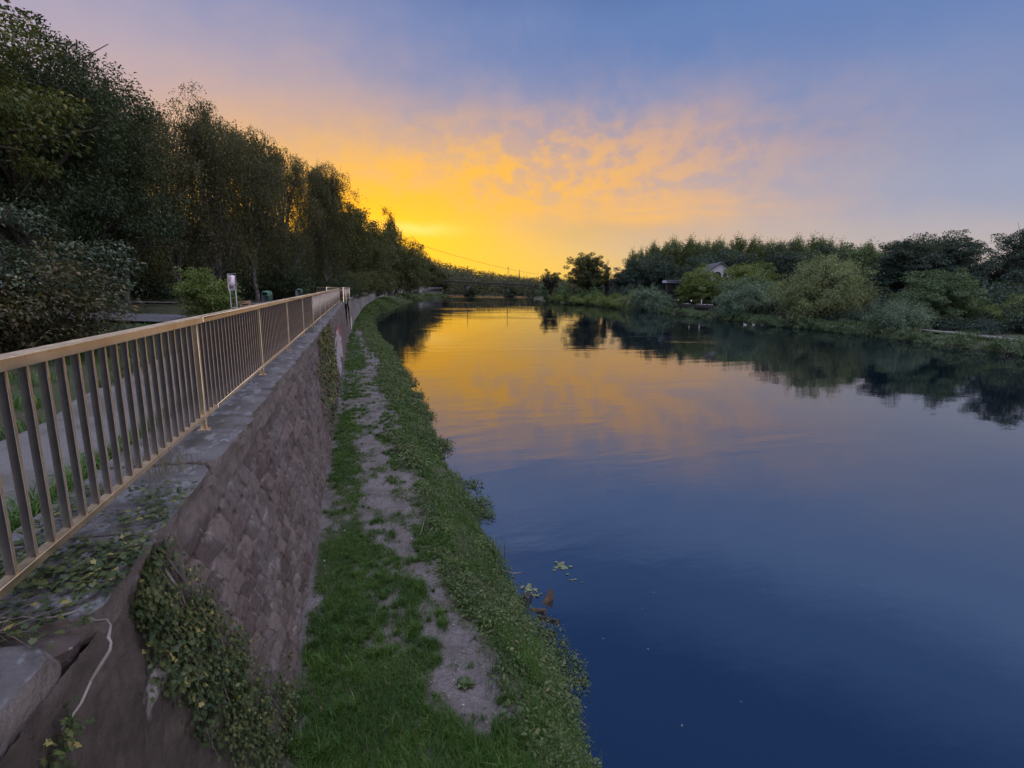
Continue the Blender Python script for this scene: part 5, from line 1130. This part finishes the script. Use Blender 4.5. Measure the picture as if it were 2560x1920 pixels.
# ================================================================== BRIDGE, MASTS, CABLE, CHURCH
M['dark_steel'] = simple('dark_steel', (.055, .045, .042), (.035, .03, .03), .5, .7)
M['old_stone'] = simple('old_stone', (.10, .085, .08), (.065, .058, .055), .6, .9)
bd = empty('bridge', (58, 262, 0)); tag(bd, 'long low dark girder bridge crossing the river far ahead', 'bridge')
def bz(x): return 7.6 - (x - 35) * .0235
xs = np.linspace(28, 112, 43)
dk = MB(); 
for a, b_ in zip(xs[:-1], xs[1:]):
    V = [(a, 260, bz(a) - .15), (b_, 260, bz(b_) - .15), (b_, 260, bz(b_) + .45), (a, 260, bz(a) + .45), (a, 265, bz(a) - .15), (b_, 265, bz(b_) - .15), (b_, 265, bz(b_) + .45), (a, 265, bz(a) + .45)]
    dk.add(V, [(0, 1, 2, 3), (5, 4, 7, 6), (3, 2, 6, 7), (4, 5, 1, 0)])
child(dk.build('deck', M['dark_steel']), bd)
tr_ = MB(); 
for a, b_ in zip(xs[:-1], xs[1:]):
    for y_ in (260.2, 264.8):
        tr_.tube([(a, y_, bz(a) - 1.55), ((a + b_) / 2, y_, bz(a) - .12), (b_, y_, bz(b_) - 1.55)], .09, 4); tr_.tube([(a, y_, bz(a) - 1.6), (b_, y_, bz(b_) - 1.6)], .11, 4)
child(tr_.build('truss', M['dark_steel']), bd)
rl = MB()
for a in xs: rl.tube([(a, 260.1, bz(a) + .45), (a, 260.1, bz(a) + 1.5)], .035, 4)
for h_ in (1.0, 1.5): rl.tube([(a, 260.1, bz(a) + h_) for a in (28, 70, 112)], .035, 4)
child(rl.build('parapet_rail', M['dark_steel']), bd)
for x in (34, 54.9, 76.9, 99):
    h_ = bz(x) - 1.7; pp = MB(); 
    V = [(x + sx * w_, 262.5 + sy * l_, z) for (w_, l_, z) in ((1.7, 4.2, -1.6), (1.5, 4.0, 1.2), (1.15, 3.0, h_)) for sx, sy in ((-1, -1), (1, -1), (1, 1), (-1, 1))]
    pp.add(V, [(i, (i + 1) % 4, (i + 1) % 4 + 4, i + 4) for i in range(4)] + [(i + 4, (i + 1) % 4 + 4, (i + 1) % 4 + 8, i + 8) for i in range(4)] + [(8, 9, 10, 11)])
    pp.box(x - 1.4, x + 1.4, 259.2, 265.8, h_ + .003, h_ + .15); child(pp.build('pier', M['old_stone']), bd)
for x, lab in ((54.9, 'dark bush growing round the left bridge pier in the river'), (76.9, 'dark bush growing round the right bridge pier in the river')):
    bush('island_bush', int(x), (x, 256, -.1), [(0, 0, 1.5, 3.0, 2.4, 2.2), (.8, 0, 3.2, 2.0, 2, 2.2)], 70, .9, 60, .4, M['lf_dark'], lab)
for x, lab in ((54.9, 'thin mast standing on the bridge over its left pier'), (76.9, 'thin mast on the bridge next to the church spire')):
    ms = MB().tube([(x, 263, bz(x) + .4), (x, 263, 15.3)], [.17, .13], 6); ms.tube([(x - .55, 263, 15.1), (x + .55, 263, 15.1)], .10, 4); ms.tube([(x + .5, 263, 15.1), (x + .5, 263, 14.6)], .07, 4)
    tag(ms.build('mast', M['dark_steel']), lab, 'mast')
pa = np.array((9.5, 130, 16.2)); pb = np.array((99, 275, 12.6)); t = np.linspace(0, 1, 24)[:, None]
cb = pa + (pb - pa) * t; cb[:, 2] -= (1.3 * 4 * t * (1 - t))[:, 0]
tag(MB().tube(cb, .045, 4).build('overhead_cable', M['dark_steel']), 'single overhead cable slanting across the yellow sky to the right bank', 'cable')
ch = empty('church', (284.5, 900, 0)); tag(ch, 'tiny dark church spire on the horizon between the bridge mast and the right bank', 'church')
child(MB().box(282.4, 286.8, 898, 902, 2, 20, .1).build('tower', M['old_stone']), ch)
sp = MB(); sp.add([(282.0, 897.6, 20), (287.2, 897.6, 20), (287.2, 902.4, 20), (282.0, 902.4, 20), (283.6, 899, 24), (285.6, 899, 24), (285.6, 901, 24), (283.6, 901, 24), (284.6, 900, 40)], [(0, 1, 5, 4), (1, 2, 6, 5), (2, 3, 7, 6), (3, 0, 4, 7)], [(4, 5, 8), (5, 6, 8), (6, 7, 8), (7, 4, 8)])
child(sp.build('spire', M['dark_steel']), ch)
nv = MB(); nv.add([(x, y_, z) for y_ in (896, 904) for x, z in ((287.2, 3), (310, 3), (310, 13), (287.2, 13))] + [(287.2, 900, 19.5), (310, 900, 19.5)], [(0, 1, 2, 3), (5, 4, 7, 6), (3, 2, 9, 8), (6, 7, 8, 9)], [(2, 6, 9)])
child(nv.build('nave', M['old_stone']), ch)
# pale block at the end of the far wall
blk = empty('concrete_block', (29, 226, 1.5)); tag(blk, 'low pale concrete block with grey graffiti at the end of the far wall', 'block')
m = simple('pale_concrete', (.42, .41, .44), (.32, .31, .33), .6, .9); o = MB().box(0, 11.5, 0, 3, 0, 2.1, .05).build('block_body', m); o.location = (26.5, 224.5, 1.5); o.rotation_euler = (0, 0, .55); o.parent = blk; o.matrix_parent_inverse = Matrix.Translation(-Vector(blk.location))
o = MB().box(-.2, 11.7, -.2, 3.2, 2.1, 2.75, .05).build('cap_slab', simple('pale_cap', (.5, .49, .52), rough=.9)); o.location = (26.5, 224.5, 1.503); o.rotation_euler = (0, 0, .55); o.parent = blk; o.matrix_parent_inverse = Matrix.Translation(-Vector(blk.location))
gm = MB(); rg = np.random.default_rng(4)
for i in range(9):
    x0 = .8 + i * 1.15; w_ = rg.uniform(.5, .8); gm.tube([(x0, -.02, .5), (x0 + w_ * .2, -.02, 1.5), (x0 + w_, -.02, rg.uniform(.9, 1.6)), (x0 + w_ * .7, -.02, .45), (x0 + w_ * .1, -.02, rg.uniform(.6, 1.0))], .10, 4)
o = gm.build('graffiti', simple('grey_paint', (.16, .16, .20), rough=.7)); o.location = (26.5, 224.5, 1.5); o.rotation_euler = (0, 0, .55); o.parent = blk; o.matrix_parent_inverse = Matrix.Translation(-Vector(blk.location))

# ================================================================== HOUSES ON THE RIGHT BANK
M['white_wall'] = simple('white_render', (.74, .73, .76), (.64, .63, .67), .5, .85); M['slate'] = simple('slate_roof', (.115, .11, .125), (.085, .08, .095), 1.2, .7, bs=.3, bsc=6)
M['dark_wood'] = simple('dark_wood', (.045, .037, .034), (.03, .026, .025), 2, .8); M['pane'] = simple('dark_glass', (.015, .017, .022), rough=.15)
hs_ = empty('white_house', (84.5, 105, 2.7), R(-24)); tag(hs_, 'white gabled house with a grey roof rising over the lime green trees', 'house')
def gable(w_, l_, he, hr):
    mb = MB(); V = [(-w_, 0, 0), (w_, 0, 0), (w_, 0, he), (0, 0, hr), (-w_, 0, he), (-w_, l_, 0), (w_, l_, 0), (w_, l_, he), (0, l_, hr), (-w_, l_, he)]
    mb.add(V, [(1, 6, 7, 2), (5, 0, 4, 9)]); mb.P[5] = [np.array([[0, 1, 2, 3, 4], [6, 5, 9, 8, 7]])]; return mb
he, hr = 5.6, 8.9; gable(4.6, 11, he, hr).build('wall', M['white_wall'], hs_)
rf = MB()
for s_ in (-1, 1):
    V = []
    for dz in (0.03, .28):
        V += [(0, -.7, hr + dz), (s_ * 5.5, -.7, he - .645 + dz), (s_ * 5.5, 11.7, he - .645 + dz), (0, 11.7, hr + dz)]
    F_ = [(0, 1, 2, 3), (7, 6, 5, 4), (0, 4, 5, 1), (1, 5, 6, 2), (2, 6, 7, 3)]; rf.add(V, F_ if s_ < 0 else [f[::-1] for f in F_])
roof = rf.build('roof', M['slate'], hs_)
for y_, s_ in ((3.2, 1.6), (9, 2.2)): lathe(MB(), [(.28, 0), (.28, .5), (.42, .55), (.40, .8), (.22, .98), (0, 1.0)], (s_, y_, hr - s_ * .72 + .1)).build('roof_vent', M['white_wall'], roof, True)
aw = MB(); ar_ = [(-1.0, 5.4), (1.0, 5.4)] + [(math.cos(t) * 1.0, 6.1 + math.sin(t) * .75) for t in np.linspace(0, np.pi, 9)]; k = len(ar_)
aw.add([(x - .6, -.05, z) for x, z in ar_] + [(x - .6, .04, z) for x, z in ar_], [(i, (i + 1) % k, (i + 1) % k + k, i + k) for i in range(k)]); aw.P[k] = [np.array([list(range(k))[::-1]])]
aw.build('arched_window', M['pane'], hs_)
for x, z0, w_, h_ in ((1.25, 5.2, .38, .9), (1.2, 6.25, .24, .3), (2.6, 4.6, .3, .4), (-2.4, 3.0, .5, 1.0), (.8, 2.6, .5, 1.1)): MB().box(x - w_, x + w_, -.05, .04, z0, z0 + h_ * 1.3).build('window', M['pane'], hs_)
pv = empty('pavilion', (71.5, 104.5, 1.0), R(-20)); tag(pv, 'dark wooden tower like pavilion with a pale flat roof left of the lime green tree', 'pavilion')
MB().box(-1.9, 3.2, -.3, 3.6, 5.55, 6.25, .05).build('roof', simple('pale_roof', (.28, .30, .36), (.22, .24, .29), 1, .6), pv)
MB().box(-1.0, 2.8, .4, 3.2, 0, 5.54, .03).build('wall', M['dark_wood'], pv)
for x in (-1.7, .6, 3.0): MB().box(x - .1, x + .1, -.1, .1, 0, 5.545).build('post', M['dark_wood'], pv)
for z in (2.0, 3.8): MB().box(-1.7, 3.0, -.13, -.03, z, z + .14).build('rail', M['dark_wood'], pv)
tf = empty('terrace', (65.5, 92, 1.0)); tag(tf, 'riverside terrace with a black board fence below the pavilion', 'terrace')
a_ = np.array((66.6, 97.0)); b_ = np.array((68.0, 84.5)); dv = (b_ - a_) / np.linalg.norm(b_ - a_); Lf = np.linalg.norm(b_ - a_); an = math.atan2(dv[1], dv[0])
def onT(mb, name, mat): o = mb.build(name, mat); o.location = (a_[0], a_[1], 0); o.rotation_euler = (0, 0, an); child(o, tf); return o
onT(MB().box(0, Lf, 0, 6, .2, 1.05), 'deck', M['old_stone'])
fb = MB()
for k in range(int(Lf / .42)): fb.box(k * .42 + .02, k * .42 + .40, -.06, 0, .95, 2.0 + .1 * (k % 3 == 0))
onT(fb, 'fence_board', M['dark_wood'])
for k in range(6): onT(MB().box(k * Lf / 5 - .09, k * Lf / 5 + .09, -.1, .06, .6, 2.25), 'fence_post', M['dark_wood'])
M['lamp'] = None
m, n, b = new_mat('lamp_glow'); b.inputs['Base Color'].default_value = (.8, .8, .75, 1); b.inputs['Emission Color'].default_value = (1, .95, .85, 1); b.inputs['Emission Strength'].default_value = .7; M['lamp'] = m
for k, (s_, lab) in enumerate(((1.0, 'small white globe lamp at the left end of the black terrace fence'), (5.0, 'small white globe lamp in the middle of the black terrace fence'))):
    p_ = a_ + dv * s_; o = empty('globe_lamp', (p_[0] + .4, p_[1], 1.05)); tag(o, lab, 'lamp')
    lathe(MB(), [(.03, 0), (.03, 1.65), (.0, 1.66)]).build('pole', M['dark_wood'], o); lathe(MB(), [(0, 1.62), (.08, 1.66), (.11, 1.74), (.08, 1.82), (0, 1.85)]).build('globe', M['lamp'], o, True)
for k, s_ in enumerate((2.4, 3.6, 6.6, 8.4, 9.8)):
    p_ = a_ + dv * s_; o = empty('garden_table', (p_[0] + .9, p_[1], 1.05)); tag(o, 'pale round table just showing above the black terrace fence', 'table', 'pale tables on the terrace')
    lathe(MB(), [(.0, 1.06), (.55, 1.06), (.55, 1.10), (0, 1.11)]).build('tabletop', M['white_wall'], o); lathe(MB(), [(.22, 0), (.05, .08), (.04, 1.06)]).build('leg', M['dark_wood'], o)
p_ = a_ + dv * 7.6; o = empty('parasol', (p_[0] + .7, p_[1], 1.05)); tag(o, 'folded white parasol standing on the terrace', 'parasol')
lathe(MB(), [(.03, 0), (.03, 1.0)]).build('pole', M['dark_wood'], o); lathe(MB(), [(.06, .9), (.14, 1.1), (.10, 1.7), (.03, 2.2), (0, 2.25)]).build('canopy', M['white_wall'], o, True)
sh = empty('shed', (88, 168, 2.2), R(-30)); tag(sh, 'small pale roofed building half seen between the spreading tree and the dark tree', 'building')
gable(3.2, 9, 3.2, 5.2).build('wall', M['old_stone'], sh)
rf = MB()
for s_ in (-1, 1):
    V = [(0, -.4, 5.25), (s_ * 3.8, -.4, 2.87), (s_ * 3.8, 9.4, 2.87), (0, 9.4, 5.25), (0, -.4, 5.45), (s_ * 3.8, -.4, 3.07), (s_ * 3.8, 9.4, 3.07), (0, 9.4, 5.45)]; F_ = [(0, 1, 2, 3), (7, 6, 5, 4), (0, 4, 5, 1), (1, 5, 6, 2), (2, 6, 7, 3)]
    rf.add(V, F_ if s_ < 0 else [f[::-1] for f in F_])
rf.build('roof', simple('pale_shed_roof', (.42, .43, .47), (.33, .34, .38), 1, .6), sh)

# dead leaves scattered over the bare earth and the grass
rng = np.random.default_rng(61)
x, y, t = sample_path(900, 2.3, 22, .03, .75)
V, Q = leaves(np.stack([x, y, bank_z(x, y) + .012], -1), np.c_[rng.normal(size=(900, 2)), 0 * x], np.c_[rng.normal(size=(900, 2)) * .25, 1 + 0 * x], rng.uniform(.015, .045, 900), rng.uniform(.01, .028, 900))
tag(obj('leaf_litter', mesh_np('leaf_litter', V, [Q]), leaf_mat('dead_leaf', (.16, .12, .07), (.30, .25, .19), (.5, .47, .44), .05, .7, 2, .06)), 'small fallen leaves scattered over the lower path', 'leaf litter', None, 'stuff')


# pebbles pressed into the bare earth
n_ = 2600; x, y, t = sample_path(n_, 2.3, 16, .03, .70); kp = rng.uniform(size=n_) > grass_cover(x, y); x, y = x[kp], y[kp]; n_ = len(x)
oc = np.array([(1, 0, 0), (0, 1, 0), (-1, 0, 0), (0, -1, 0), (0, 0, .6), (0, 0, -.6)]); a = rng.uniform(0, 6.3, n_); sz = rng.uniform(.004, .016, n_) * rng.choice([.7, 1, 1.4], n_)
P = oc[None] * np.array([1, .7, 1]) * rng.uniform(.7, 1.3, (n_, 6, 1)); P = np.stack([P[..., 0] * np.cos(a)[:, None] - P[..., 1] * np.sin(a)[:, None], P[..., 0] * np.sin(a)[:, None] + P[..., 1] * np.cos(a)[:, None], P[..., 2]], -1) * sz[:, None, None] + np.stack([x, y, bank_z(x, y) + .003], -1)[:, None]
tri = np.array([(0, 1, 4), (1, 2, 4), (2, 3, 4), (3, 0, 4), (1, 0, 5), (2, 1, 5), (3, 2, 5), (0, 3, 5)])
tag(obj('pebbles', mesh_np('pebbles', P.reshape(-1, 3), [(np.arange(n_)[:, None, None] * 6 + tri[None]).reshape(-1, 3)]), leaf_mat('pebble', (.10, .095, .092), (.24, .225, .22), (.40, .38, .38), 0, .8, 3, .06)), 'small grey pebbles in the bare earth of the lower path', 'pebbles', None, 'stuff')
